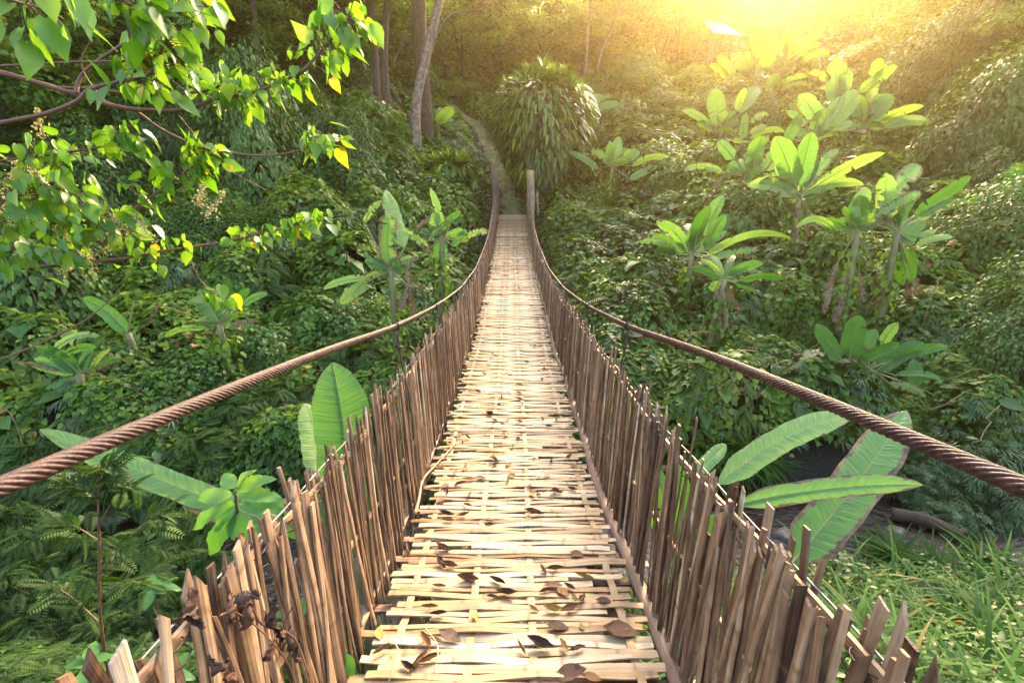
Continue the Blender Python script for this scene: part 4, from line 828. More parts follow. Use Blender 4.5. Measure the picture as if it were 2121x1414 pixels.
banana('small banana plant beside the pale leaning trunk above the strap leaved shrubs', 905, 255, zc([(620, 770, 720, 672, 68, 'p'), (650, 790, 795, 800, 30, 'g', .12), (600, 755, 530, 555, 36, 'g', .04), (640, 870, 712, 925, 40, 'g', .08), (600, 860, 560, 700, 30, 'g')]), 1.0)
# ------------------------------------------------------------------ shrubs of several kinds, each one an object of its own
def bush_mesh(name, tpl, mat, n, r, h, size, droop=.8, stems=5, wide=1.0, seed=0, shell=.45, tint0=.45):
    rg = np.random.default_rng(seed); d = norm(rg.normal(size=(n, 3))); d[:, 2] = np.abs(d[:, 2]) * 1.0 - .18; d = norm(d)
    bumpy = 1 + .22 * np.sin(d[:, 0] * 4.1 + seed) * np.sin(d[:, 1] * 5.3 + 1) + .15 * np.sin(d[:, 2] * 9 + d[:, 0] * 6 + seed)
    rad = bumpy * (1 - shell * rg.random(n) ** 1.7)
    pos = d * rad[:, None] * np.array((r, r, h)); nrm = norm(d / np.array((r, r, h)))
    Nn = norm(nrm * .7 + UP * .5 + norm(rg.normal(size=(n, 3))) * .45); T = norm(rg.normal(size=(n, 3))) * .7 + nrm * .5 - UP * droop
    T = T - Nn * np.sum(T * Nn, -1, keepdims=True)
    tint = np.clip(tint0 + rg.normal(0, .15, n) + .15 * (d[:, 2] - .3) * 0, 0, 1)
    mb = MB(); scatter(mb, tpl, pos, T, Nn, size * rg.uniform(.6, 1.3, n), tint, 0, wide)
    return mb.mesh(name, MAT[mat])
def stems_mesh(name, r, h, k=6, seed=0):
    h *= .75; r *= .7
    rg = np.random.default_rng(seed); mb = MB()
    for q in range(k):
        e = np.array((rg.normal(0, r * .45), rg.normal(0, r * .45), h * rg.uniform(.5, .85))); tube(mb, spline([(e[0] * .1, e[1] * .1, -.5), e * .5 + rg.normal(0, .05, 3), e], 7), np.linspace(.022, .007, 7), 5, .5)
    return mb.mesh(name, MAT['twig'])
KINDS = {
 'vine':   [(bush_mesh('foliage', 'heart', 'creeper', 2600, .8, .8, .105, seed=s, wide=.95), None) for s in (1, 2, 3)],
 'dark':   [(bush_mesh('foliage', 'ovate', 'dark_vine', 3400, .9, 1.0, .105, seed=s), None) for s in (4, 5)],
 'thicket': [(bush_mesh('foliage', 'ovate', 'dark_vine', 15000, .9, 1.0, .052, seed=s, droop=1.0), None) for s in (24, 25)],
 'palm':   [(bush_mesh('foliage', 'palmate', 'palmate', 330, .8, .75, .30, droop=.25, seed=s, shell=.55), None) for s in (6, 7)],
 'fern':   [(bush_mesh('foliage', 'pinnate', 'fern', 420, .8, .7, .42, droop=.2, seed=s, shell=.6), None) for s in (8, 9)],
 'bamboo': [(bush_mesh('foliage', 'spray', 'bamboo_leaf', 620, .8, .8, .26, droop=.6, seed=s, shell=.6), None) for s in (10, 11)],
 'grass':  [(bush_mesh('foliage', 'blade', 'grass', 420, .16, .10, .95, droop=-.9, seed=s, shell=.7), None) for s in (12, 13)],
 'leafy':  [(bush_mesh('foliage', 'ovate', 'tree_leaf', 2600, .85, .8, .12, droop=.4, seed=s), None) for s in (14, 15)],
}
STEM = stems_mesh('stems', .8, .8, 7, 3)
WORDS = {'vine': ('heart leaved creeper mound', 'creeper mound', 'shrub'), 'dark': ('dark glossy creeper mound', 'dark_creeper_mound', 'shrub'), 'palm': ('shrub with fingered leaves', 'fingered_leaf_shrub', 'shrub'), 'fern': ('feathery leaved shrub', 'feathery_shrub', 'shrub'), 'bamboo': ('narrow leaved bamboo shrub', 'bamboo_shrub', 'shrub'), 'grass': ('arching grass tuft', 'grass_tuft', 'grass tuft'), 'leafy': ('light leafy bush', 'leafy_bush', 'bush')}
SHORT = []
def shorten(l):
    w = l.split(); return ' '.join(w[:9])
def landmark(p):
    v = p - np.array((0, 0, E)); best = None
    for lab, q in LANDMARKS:
        u = q - np.array((0, 0, E)); d = np.linalg.norm(norm(u) - norm(v))
        if best is None or d < best[0]: best = (d, lab, q)
    _, lab, q = best; a, b = p[0] / p[1], q[0] / q[1]; e = (p[2] - E) / p[1] - (q[2] - E) / q[1]
    rel = ('just right of' if a - b > .09 else 'just left of' if a - b < -.09 else 'above' if e > .05 else 'below' if e < -.05 else 'beside')
    return rel, lab
SHRUB_LABELS = {}
def shrub(kind, p, s, sz=1.0, rot=None):
    pool = KINDS['thicket' if kind == 'dark' and s > 1.15 else kind]; me, _ = pool[int(rng.integers(len(pool)))]
    o = empty(WORDS[kind][1].replace(' ', '_'), p, None, WORDS[kind][2], {'vine': 'creeper mounds on the slopes', 'dark': 'dark creeper mounds on the slopes', 'palm': 'shrubs with fingered leaves on the slopes', 'fern': 'feathery shrubs', 'bamboo': 'bamboo shrubs', 'grass': 'grass tufts', 'leafy': 'leafy bushes on the hillside'}[kind])
    o.rotation_euler = (0, 0, rng.uniform(0, 6.28) if rot is None else rot); o.scale = (s * rng.uniform(.9, 1.1), s * rng.uniform(.9, 1.1), s * sz)
    f = bpy.data.objects.new('foliage', me); COL.objects.link(f); f.parent = o
    if kind != 'grass':
        st = bpy.data.objects.new('stems', STEM); COL.objects.link(st); st.parent = o
    rel, lab = landmark(np.asarray(p, float)); big_ = 'tall ' if s * sz > 1.9 else 'large ' if s > 1.25 else 'small ' if s < .75 else ''
    o['label'] = f'{big_}{WORDS[kind][0]} {rel} the {short_name(lab)}'
    return o
def short_name(l):
    for k, v in SHORTN.items():
        if k in l: return v
    return l
SHORTN = {'nearest the far bridge rail': 'low yellow green banana plant', 'two glowing': 'banana plant with two glowing upright leaves', 'one wide bright': 'banana plant with one wide yellow leaf', 'long pale upright': 'tall pale leaved banana plant', 'one broad green leaf and': 'banana plant with long side leaves', 'ragged': 'ragged brown torn banana plant', 'one tall rounded': 'banana plant with one rounded leaf', 'cone shaped': 'cone leaved banana plant by the hut', 'ribbon like': 'ribbon leaved banana plant', 'brown dead skirt': 'banana plant with the dead skirt', 'hanging straight': 'banana plant with the straight hanging leaf', 'picture edge': 'banana plant in the dark thicket', 'two crossed': 'banana plant with two crossed leaves', 'half hidden': 'half hidden banana plant', 'one hanging brown': 'small drooping banana plant', 'rolled brown': 'banana plant with the rolled brown leaf', 'huge long': 'near banana plant with huge long leaves', 'through the pickets': 'banana plant behind the pickets', 'huge bright upright': 'huge upright banana leaf', 'very long flat': 'very long flat banana leaf', 'small dark banana': 'small dark banana plant', 'single arching': 'single arching banana leaf', 'low banana plant with spreading': 'low spreading banana plant', 'spotted': 'banana plant with the spotted leaf', 'tall narrow': 'banana plant with the tall narrow leaf', 'beside the pale leaning': 'small banana plant by the pale trunk'}
PLACED = []
for kind, px, py, s, sz in (
 ('palm', 1400, 655, .75, 1), ('palm', 1490, 700, .8, 1), ('palm', 1345, 610, .8, .9), ('palm', 1395, 440, 1.2, .9), ('palm', 1300, 475, 1.1, .9), ('palm', 1440, 770, .6, 1), ('palm', 1230, 480, .9, .9), ('palm', 1560, 655, .8, 1), ('palm', 1680, 640, .9, 1), ('palm', 1610, 560, 1.0, 1),
 ('vine', 1260, 600, .9, .9), ('vine', 1330, 730, .75, 1.2), ('vine', 1200, 520, .9, .8), ('vine', 480, 400, 1.5, 1), ('vine', 610, 420, 1.3, 1), ('vine', 300, 620, 1.1, .9), ('vine', 700, 600, 1.0, 1.2), ('vine', 640, 660, .9, 1), ('vine', 1950, 800, .8, 1), ('vine', 2060, 900, .7, 1), ('vine', 1880, 860, .6, 1), ('vine', 1720, 520, 1.0, 1.3), ('vine', 1640, 520, 1.0, 1.1), ('vine', 1800, 600, 1.0, 1.1), ('vine', 1250, 690, .6, 1.0), ('vine', 2040, 700, .9, 1), ('vine', 380, 560, 1.0, 1), ('vine', 780, 680, .8, 1.2), ('vine', 1690, 870, .6, .9),
 ('dark', 520, 330, 1.6, 2.6), ('dark', 640, 300, 1.5, 1.6), ('dark', 430, 300, 1.5, 1.8), ('dark', 330, 330, 1.6, 1.8), ('dark', 720, 330, 1.3, 1.6), ('dark', 200, 420, 1.6, 1.5), ('dark', 100, 560, 1.3, 1.4), ('dark', 560, 520, 1.2, 1), ('dark', 420, 500, 1.2, 1.1), ('dark', 740, 400, 1.1, 1.2), ('dark', 860, 640, .8, 1.0), ('dark', 700, 700, .8, 1.0), ('dark', 540, 740, .8, 1.0), ('dark', 250, 780, .8, 1), ('dark', 420, 800, .8, .9), ('dark', 60, 760, .8, 1.2),
 ('dark', 2030, 330, 2.0, 1.8), ('dark', 2110, 330, 2.0, 2.2), ('dark', 1955, 210, 2.3, 1.8), ('dark', 2070, 200, 2.6, 2.2), ('dark', 2080, 430, 1.3, 1.5), ('dark', 2080, 560, 1.5, 1.6), ('dark', 1960, 560, 1.3, 1.2), ('dark', 2120, 720, 1.2, 1.5),
 ('fern', 40, 1250, .5, 1.6), ('fern', 160, 1260, .5, 1.5), ('fern', 290, 1270, .45, 1.4), ('fern', 90, 1170, .55, 1.6), ('fern', 380, 1120, .5, 1.4), ('fern', 60, 1340, .4, 1.4), ('fern', 220, 1340, .4, 1.3), ('fern', 20, 1130, .6, 1.6), ('fern', 170, 1190, .55, 1.5), ('fern', 330, 1190, .5, 1.3), ('fern', 430, 1190, .4, 1.2),
 ('fern', 120, 1090, .55, .9), ('fern', 260, 1160, .5, .9), ('fern', 330, 1010, .6, .9), ('fern', 440, 930, .6, .9), ('fern', 600, 830, .7, .9), ('fern', 690, 880, .6, .9), ('fern', 1350, 820, .6, 1), ('fern', 1420, 850, .6, 1), ('fern', 60, 980, .6, 1), ('fern', 200, 1010, .6, .8), ('fern', 500, 850, .7, .8), ('fern', 350, 760, .9, .8), ('fern', 1930, 300, 1.6, .8), ('fern', 1860, 410, 1.3, .8),
 ('bamboo', 2000, 980, .75, 1), ('bamboo', 2090, 1060, .7, 1), ('bamboo', 1900, 1010, .6, 1), ('bamboo', 1960, 1080, .55, .9), ('bamboo', 2100, 930, .8, 1), ('bamboo', 1500, 890, .5, .9), ('bamboo', 660, 450, 1.2, 1), ('bamboo', 720, 480, 1.1, 1), ('bamboo', 960, 620, .6, 1), ('bamboo', 1170, 600, .6, .8),
 ('grass', 1640, 690, 1.1, 1), ('grass', 1740, 730, 1.0, 1), ('grass', 1510, 940, .8, 1), ('grass', 1440, 930, .8, 1), ('grass', 1560, 960, .7, 1), ('grass', 1850, 1160, .6, 1), ('grass', 1950, 1190, .6, 1), ('grass', 2050, 1180, .65, 1), ('grass', 2000, 1290, .5, 1), ('grass', 2090, 1300, .5, 1), ('grass', 1800, 1230, .5, 1), ('grass', 1730, 1190, .5, 1), ('grass', 1400, 880, .8, 1), ('grass', 1190, 1000, .5, 1),
 ('leafy', 1260, 140, 2.2, 1.0), ('leafy', 1330, 180, 2.0, .8), ('leafy', 1900, 110, 2.2, 1.2), ('leafy', 1800, 130, 2.2, 1.0), ('leafy', 1220, 170, 1.6, .9), ('leafy', 940, 190, 1.3, .9), ('leafy', 1180, 290, 1.4, .8), ('leafy', 1300, 260, 1.4, .8), ('leafy', 1400, 230, 1.5, .8), ('leafy', 1380, 330, 1.3, .9), ('leafy', 820, 300, 1.2, 1.0), ('leafy', 760, 260, 1.6, 1.3)):
    p = on_ground(px, py, .30 * s * sz if kind != 'grass' else .1)
    p[2] = float(H(p[0], p[1])) + (.05 if kind == 'grass' else .10)
    PLACED.append(shrub(kind, p, s, sz))
for q in range(110):                                    # the rest of the hillside
    x, D = wedge(1, 7.5, 34, 1.1); x, D = float(x[0]), float(D[0])
    if abs(x) < 1.8 or float(path_d(np.array([x]), np.array([D]))[0]) < 1.6: continue
    kind = rng.choice(['dark', 'vine', 'fern', 'leafy', 'bamboo'], p=[.3, .25, .1, .2, .15]) if x < 0 else rng.choice(['vine', 'palm', 'leafy', 'fern', 'dark'], p=[.3, .2, .3, .1, .1])
    s = rng.uniform(.6, 1.1) * (1 + max(0, D - 12) * .04); PLACED.append(shrub(str(kind), (x, D, float(H(x, D)) + .1), s, rng.uniform(.8, 1.9)))
# ------------------------------------------------------------------ strap leaved shrubs
def strap_shrub(cx, top, bot, half, n, label, D=None, size=.6, seed=1, heads=16):
    rg = np.random.default_rng(seed)
    if D is None: D = on_ground(cx, bot, 0)[1]
    base = at(cx, bot, D); base[2] = float(H(base[0], base[1])); ht = at(cx, top, D)[2] - base[2]; R = half / FPX * D
    o = empty('strap_leaf_shrub', base, label, 'shrub'); mb = MB()
    zf = np.array((0, .15, .35, .55, .72, .88, 1.0)); rf = np.array((.25, .48, .80, 1.0, 1.04, .96, .55))
    u = rg.random(n) ** .85; a = rg.uniform(0, 2 * math.pi, n); rr = np.interp(u, zf, rf) * R * (1 - .12 * rg.random(n) ** 2) * (1 + .10 * np.sin(a * 5 + u * 7))
    pos = np.stack([np.cos(a) * rr, np.sin(a) * rr, u * ht * .93], -1); out = np.stack([np.cos(a), np.sin(a), 0 * a], -1)
    k = np.interp(u, (0, .6, .85, 1), (-1.1, -.85, -.35, .7)); T = out * .75 + UP * k[:, None] + rnd_unit(n) * .22
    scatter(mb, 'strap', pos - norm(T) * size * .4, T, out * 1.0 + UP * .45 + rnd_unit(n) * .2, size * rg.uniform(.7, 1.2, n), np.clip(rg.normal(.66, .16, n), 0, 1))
    pin = pos * np.array((.74, .74, .93)); scatter(mb, 'strap', pin, T + rnd_unit(n) * .3, out + UP * .45 + rnd_unit(n) * .4, size * rg.uniform(.8, 1.3, n), rg.uniform(0, .12, n))  # inner leaves tinted much darker, shade of the interior put into the colour
    for q in range(heads):                              # rosettes of paler young leaves at the crown
        b = rg.uniform(0, 2 * math.pi); d = math.sqrt(rg.random()) * .95; hp = np.array((math.cos(b) * d * R, math.sin(b) * d * R, ht * (.96 - .26 * d ** 2.5) + rg.normal(0, .04) * ht))
        m_ = 34; b2 = rg.uniform(0, 2 * math.pi, m_); el = rg.uniform(.1, 1.5, m_); T = np.stack([np.cos(b2) * np.cos(el), np.sin(b2) * np.cos(el), np.sin(el)], -1)
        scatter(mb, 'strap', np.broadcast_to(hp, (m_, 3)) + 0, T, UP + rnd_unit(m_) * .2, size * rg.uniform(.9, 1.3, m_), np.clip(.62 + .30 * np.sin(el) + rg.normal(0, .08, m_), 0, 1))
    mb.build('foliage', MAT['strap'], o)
    sb = MB()
    for q in range(7):
        b = q * .9; tube(sb, spline([(0.15 * math.cos(b), .15 * math.sin(b), -.2), (R * .3 * math.cos(b), R * .3 * math.sin(b), ht * .4), (R * .55 * math.cos(b), R * .55 * math.sin(b), ht * .8)], 9), np.linspace(.06, .03, 9), 6, .5)
    sb.build('stems', MAT['bark'], o); LANDMARKS.append((label, base + UP * ht * .5)); return o
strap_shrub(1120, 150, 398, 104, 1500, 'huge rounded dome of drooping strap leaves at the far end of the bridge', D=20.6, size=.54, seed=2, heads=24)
strap_shrub(935, 330, 405, 46, 420, 'small strap leaved shrub with dry leaves below the pale leaning trunk', size=.55, seed=3, heads=7)
strap_shrub(985, 362, 412, 20, 130, 'smallest strap leaved shrub next to the dark far bridge post', size=.40, seed=4, heads=3)
strap_shrub(905, 375, 415, 22, 130, 'low strap leaved shrub with pale blades left of the other small ones', size=.45, seed=5, heads=3)
# ------------------------------------------------------------------ trees
def crown_mesh(name, mat, clusters, n_leaf, R, h, size, seed, tpl='ovate', base=0.0):
    rg = np.random.default_rng(seed); mb = MB(); C = norm(rg.normal(size=(clusters, 3))) * (rg.random((clusters, 1)) ** .38) * np.array((R, R, h)); C[:, 2] += base
    per = n_leaf // clusters
    for c in C:
        k = rg.uniform(.45, 1.0) * R * .29; d = norm(rg.normal(size=(per, 3))); pos = c + d * (k * rg.random((per, 1)) ** .5) * np.array((1.2, 1.2, .7))
        Nn = UP * .8 + d * .4 + norm(rg.normal(size=(per, 3))) * .6; T = d * .6 + norm(rg.normal(size=(per, 3))) * .6 - UP * .4
        scatter(mb, tpl, pos, T, Nn, size * rg.uniform(.6, 1.3, per), np.clip(rg.uniform(.1, 1.0) + rg.normal(0, .14, per), 0, 1))
    return mb.mesh(name, MAT[mat]), C
CROWNS = [crown_mesh('crown', m_, cl, nl, 1.0, hh, sz, sd, tp) for m_, cl, nl, hh, sz, sd, tp in (('tree_leaf', 60, 15000, 1.1, .058, 31, 'ovate'), ('tree_leaf', 80, 16000, .9, .052, 32, 'ovate'), ('tree_leaf', 50, 13000, 1.4, .062, 33, 'ovate'), ('creeper', 60, 14000, 1.3, .056, 34, 'ovate'), ('bamboo_leaf', 40, 3000, 1.5, .17, 35, 'spray'))]
def tree(px, top, bot, D, rad, ci, label, lean=0.0, tr=.12, limbs=7, bark='bark', z_stretch=1.0, low=.35):
    g = at(px, 400, D); x = g[0]; zb = float(H(x, D)) - .2; zt = at(px, top, D)[2]; zbot = max(at(px, bot, D)[2], zb + .5)
    hc = (zt - zbot) / 2; cz = (zt + zbot) / 2; me, C = CROWNS[ci]
    o = empty('hillside_tree', (x, D, zb), label, 'tree', 'trees on the far hillside')
    f = bpy.data.objects.new('crown', me); COL.objects.link(f); f.parent = o; f.location = (lean, 0, cz - zb); hm = max(abs(C[:, 2])) + .25; f.scale = (rad, rad, hc / hm); f.rotation_euler = (0, 0, rng.uniform(0, 6.28))
    mb = MB(); hh = cz - zb; n = 12; tr_p = spline([(0, 0, 0), (lean * .3 + rng.normal(0, .15), 0, hh * .5), (lean, 0, hh + hc * .5)], n); tube(mb, tr_p, np.linspace(tr, tr * .35, n), 8, .5, 0, True, .15)
    for q in range(limbs):
        i = int(n * rng.uniform(.35, .9)); b = rng.uniform(0, 6.28); e = tr_p[i] + np.array((math.cos(b) * rad * .7, math.sin(b) * rad * .7, hc * rng.uniform(.2, .8)))
        tube(mb, spline([tr_p[i], (tr_p[i] + e) / 2 + np.array((0, 0, -.1)), e], 7), np.linspace(tr * .4, tr * .1, 7), 5, .5)
    mb.build('trunk', MAT[bark], o); return o
for a in (
 (60, -160, 420, 15, 3.0, 0, 'dark leafy tree filling the shaded top corner behind the branches'),
 (230, -120, 330, 19, 3.4, 3, 'dark creeper hung tree behind the upper branches'),
 (400, -110, 230, 24, 3.6, 0, 'dense tree behind the tall creeper column'),
 (560, -130, 150, 27, 3.8, 1, 'green tree above the tall creeper column'),
 (690, -120, 200, 25, 3.2, 2, 'bright leaved tree left of the reddish trunks'),
 (780, -140, 120, 28, 3.4, 0, 'tree over the reddish trunks'),
 (960, -70, 140, 33, 3.6, 1, 'bright tree crown right of the pale leaning trunk'),
 (1040, -90, 110, 38, 4.2, 2, 'tall thin crowned tree above the huge strap leaf dome'),
 (1110, -40, 150, 36, 3.2, 0, 'round tree behind the huge strap leaf dome'),
 (1200, 15, 160, 38, 3.4, 1, 'pale leaved tree behind and right of the huge strap leaf dome'),
 (1290, -60, 120, 40, 4.2, 2, 'golden leaved tree with thin white stems'),
 (1385, -70, 95, 40, 3.8, 0, 'golden tree left of the sun and the hut'),
 (1670, 30, 130, 44, 3.4, 1, 'low golden tree right of the sun'),
 (1760, -20, 140, 40, 4.2, 0, 'golden tree above the tall pale leaved banana plant'),
 (1880, -80, 150, 34, 4.4, 3, 'tree above the dark thicket with bright crown'),
 (2010, -140, 220, 25, 4.2, 3, 'dark creeper covered tree forming the shaded thicket'),
 (2130, -140, 330, 20, 3.6, 0, 'dark tree at the outer side of the shaded thicket'),
 (480, -200, 60, 33, 4.0, 2, 'tall tree far back between the upper branches'),
 (880, -160, 60, 40, 4.2, 2, 'tall feathery tree behind the two trunks'),
 (150, -250, 100, 24, 4.0, 2, 'tall dark tree behind the corner branches'),
 (-330, -1500, -260, 11, 4.5, 0, 'tall canopy tree added to shade the slope under the branches'), (330, -1100, -190, 16, 5.0, 3, 'tall canopy tree added to shade the creeper column'), (560, -900, -160, 21, 5.0, 0, 'tall canopy tree added to shade the reddish trunks'), (150, -900, -160, 19, 5.5, 1, 'tall canopy tree added to darken the shaded corner'), (2080, -900, -200, 18, 5.0, 0, 'tall canopy tree added to shade the dark thicket'),  # canopy trees added with crowns out of view, to block sky light
 (1085, 20, 200, 44, 4.2, 1, 'green tree rising right behind the crown of the strap leaf dome'), (1130, 60, 210, 40, 3.0, 3, 'low bushy tree hugging the back of the strap leaf dome'),
 (1000, -150, 130, 50, 5.5, 0, 'far tree seen between the two trunks and the thin crowned tree'), (1160, -60, 150, 52, 5.5, 1, 'far tree beyond the round tree'), (1250, -80, 150, 50, 5.0, 3, 'far green tree beyond the slim pale stems'), (1340, -60, 150, 54, 5.5, 0, 'far golden tree beyond the slim leaning poles'), (1440, 0, 150, 50, 4.2, 1, 'golden tree just behind the hut roof'), (1500, 10, 170, 58, 4.5, 2, 'pale tree farthest away below the sun'), (1590, 20, 170, 52, 4.6, 0, 'pale golden tree just right of the sun'), (1700, -70, 160, 55, 5.5, 1, 'far golden tree beyond the low golden one'), (1800, -90, 160, 52, 5.5, 3, 'far tree beyond the tall pale leaved banana plant'), (1900, -110, 160, 46, 5.0, 0, 'far tree over the bright crown by the thicket'), (1620, -110, 60, 60, 6.0, 2, 'tall far tree whose crown rises right of the sun'), (1400, -130, 60, 60, 6.0, 1, 'tall far tree whose crown rises left of the sun')):
    tree(*a)
def trunk_tree(pts, D, r0, r1, label, bark, crown=None, ivy=0, name='forest_tree', limbs=()):
    P = [at(x, y, D + dz) for x, y, dz in pts]; foot = P[0].copy(); foot[2] = min(foot[2], float(H(foot[0], foot[1]))) - .15; P[0] = foot
    o = empty(name, foot, label, 'tree'); mb = MB(); C = spline(P, 30); tube(mb, C, np.linspace(r0, r1, 30) * (1 + .35 * np.exp(-np.linspace(0, 12, 30))), 12, .5, 0, True, .12)
    for lp in limbs: tube(mb, spline([at(x, y, D + dz) for x, y, dz in lp], 12), np.linspace(r1 * .45, r1 * .12, 12), 6, .5)
    mb.build('trunk', MAT[bark], o, origin=foot)
    me, _ = CROWNS[crown or 0]; f = bpy.data.objects.new('crown', me); COL.objects.link(f); f.parent = o; top = C[-1]; f.location = tuple(top - foot + np.array((.3, 0, 1.2))); f.scale = (2.6, 2.6, 1.8)
    if ivy:
        iv = MB(); i = rng.integers(0, 30, ivy); a = rng.uniform(0, 6.28, ivy); rad = np.linspace(r0, r1, 30)[i] * 1.12; out = np.stack([np.cos(a), np.sin(a), 0 * a], -1)
        scatter(iv, 'lo', C[i] + out * rad[:, None] + rng.normal(0, .06, (ivy, 3)), out * .4 - UP + rnd_unit(ivy) * .6, out + UP * .3, rng.uniform(.05, .11, ivy), np.clip(rng.normal(.45, .2, ivy), 0, 1)); iv.build('moss', MAT['leafmoss'], o, origin=foot)
    LANDMARKS.append((label, C[12])); return o
MAT['leafmoss'] = leaf_mat('trunk_moss', [(0, (.03, .028, .010)), (.6, (.09, .085, .028)), (1, (.17, .15, .05))], .2, .7)
trunk_tree([(866, 332, 0), (861, 270, 0), (864, 200, 0), (880, 130, .1), (895, 65, .2), (912, -10, .3), (935, -120, .5)], 20.5, .20, .15, 'pale grey leaning trunk left of the trodden path', 'pale_bark', 1, limbs=[[(890, 100, .1), (930, 35, 0), (1005, 20, -.5)]])
trunk_tree([(884, 322, .8), (880, 230, .8), (872, 130, .8), (868, 40, .8), (868, -120, 1)], 20.8, .30, .27, 'dark mossy straight trunk behind the pale leaning one', 'bark', 0, ivy=1500)
trunk_tree([(812, 300, 0), (800, 200, 0), (796, 110, 0), (800, 30, 0), (815, -80, 0)], 22.5, .20, .12, 'reddish brown trunk nearest the dark mossy trunk', 'bark', 3)
trunk_tree([(792, 292, 0), (782, 200, 0), (776, 100, .3), (770, 20, .3), (768, -80, .3)], 22.8, .17, .10, 'thin reddish trunk among hanging creepers', 'bark', 3, limbs=[[(810, 140, 0), (835, 80, 0), (846, 30, 0)]])
trunk_tree([(1212, 160, 0), (1216, 90, 0), (1222, 20, 0), (1230, -40, 0)], 33, .10, .06, 'slim pale stem behind the huge strap leaf dome', 'pale_bark', 1)
trunk_tree([(1226, 165, 0), (1246, 110, 0), (1268, 60, 0), (1290, -20, 0)], 33.5, .10, .06, 'slim pale stem leaning toward the sun side', 'pale_bark', 1)
for k, (x0, y0, x1, y1) in enumerate(((1345, 152, 1370, 60), (1355, 155, 1384, 70), (1366, 155, 1392, 75), (1386, 152, 1400, 60))):
    P = spline([at(x0, y0 + 8, 36), at((x0 + x1) / 2 + 2, (y0 + y1) / 2, 36), at(x1, y1, 36)], 10); P[0][2] -= .6
    m = MB(); tube(m, P, .045, 6, .3); tag(m.build('bamboo_pole', MAT['bark'], origin=P[0]), ('leftmost', 'second', 'third', 'rightmost')[k] + ' of the four slim dark poles leaning left of the hut', 'pole', 'slim poles by the hut')
LANDMARKS.append(('slim poles', at(1370, 110, 36)))
SHORTN['slim poles'] = 'slim leaning poles by the hut'; SHORTN['huge rounded dome'] = 'huge strap leaf dome'
# ------------------------------------------------------------------ hut on the ridge
def hut():
    D = 35.0; o = empty('hut', at(1480, 138, D), 'open hut with pale sloping roof on thin posts up on the bright ridge', 'hut'); so = np.array(o.location)
    a, b = at(1455, 42, D + 1.5), at(1500, 50, D + 3.5); c, d = at(1542, 76, D + .8), at(1478, 70, D - 1.2)
    m = MB(); n = 14
    for i in range(n):                                  # corrugated sheets
        t0, t1 = i / n, (i + 1) / n; p = [a + (d - a) * t0, a + (d - a) * t1]; q = [b + (c - b) * t0, b + (c - b) * t1]; z = .05 * (i % 2)
        V = np.array([p[0], q[0], q[1], p[1]]); V[:, 2] += (.0, .0, .05, .05) if i % 2 else (.05, .05, 0, 0); V2 = V - np.array((0, 0, .05))
        m.add(np.concatenate([V, V2]), [(0, 1, 2, 3), (7, 6, 5, 4), (0, 3, 7, 4), (1, 5, 6, 2)])
    m.build('roof', MAT['tin'], o, origin=so, smooth=False)
    def pole_(p, q, r=.06, name='post'):
        mm = MB(); tube(mm, [p, (np.array(p) + q) / 2 + rng.normal(0, .03, 3), q], r, 7, .7); mm.build(name, MAT['pale_bark'], o, origin=so)
    for x, y, dd in ((1480, 70, 0), (1510, 68, 1), (1474, 52, 2), (1528, 76, 1)):
        p = at(x, y, D + dd); g = p.copy(); g[2] = min(float(H(p[0], p[1])), p[2] - 1.2) - .2; g[0] -= .1; pole_(g, p)
    pole_(at(1440, 145, D), at(1445, 85, D), .05, 'fence_post'); pole_(at(1422, 138, D), at(1480, 140, D), .05, 'rail'); pole_(at(1482, 86, D), at(1540, 98, D), .05, 'rail'); pole_(at(1484, 90, D), at(1540, 114, D + .5), .05, 'rail'); pole_(at(1472, 140, D + 1), at(1476, 100, D + 1), .05, 'brace')
    m = MB(); p0, p1 = at(1472, 128, D + 1.2), at(1530, 128, D + 2.4); strip(m, [p0, (p0 + p1) / 2, p1], 1.2, .08, (0, 1, 0), (0, 0, 1), .4); m.build('platform', MAT['bark'], o, origin=so)
    LANDMARKS.append(('hut', so)); SHORTN['hut'] = 'open hut'
hut()
# ------------------------------------------------------------------ stream banks
def rock(p, s, label):
    rg = np.random.default_rng(int(p[0] * 97) % 1000 + 5); n, k = 9, 14; V = []
    for i in range(n):
        for j in range(k):
            th, ph = math.pi * i / (n - 1), 2 * math.pi * j / k; d = np.array((math.sin(th) * math.cos(ph), math.sin(th) * math.sin(ph), math.cos(th))); V.append(d * (1 + .22 * math.sin(d[0] * 3 + p[0]) * math.cos(d[1] * 4 + p[1]) + rg.normal(0, .02)) * np.array((s, s * .8, s * .55)))
    i, j = np.meshgrid(np.arange(n - 1), np.arange(k), indexing='ij'); j2 = (j + 1) % k
    m = MB(); m.add(V, np.stack([i * k + j, (i + 1) * k + j, (i + 1) * k + j2, i * k + j2], -1).reshape(-1, 4)); o = m.build('rock', MAT['rock'], origin=None); o.location = tuple(p); tag(o, label, 'rock', 'rocks in the stream')
for px, py, s, lab in ((1690, 1075, .14, 'wet rock in the ripples behind the yellow edged leaf'), (1625, 1130, .18, 'dark rock seen just above the railing by the ripples'), (1740, 1180, .16, 'rock at the grassy stream edge under the big drooping leaf'), (230, 1075, .30, 'tan rock among feathery leaves across the stream'), (70, 1085, .22, 'dark stream rock at the outer edge of the feathery leaves'), (280, 1180, .16, 'wet rock beside the sapling stem'), (1850, 1120, .12, 'small rock in the brown pool'), (420, 1190, .16, 'wet rock behind the withered vine railing')):
    p = on_ground(px, py, 0); p[2] = max(p[2], WATER + .0); rock(p, s, lab)
p, q = at(1850, 1050, 6.2), at(1995, 1105, 5.7); p[2] = q[2] = WATER + .08
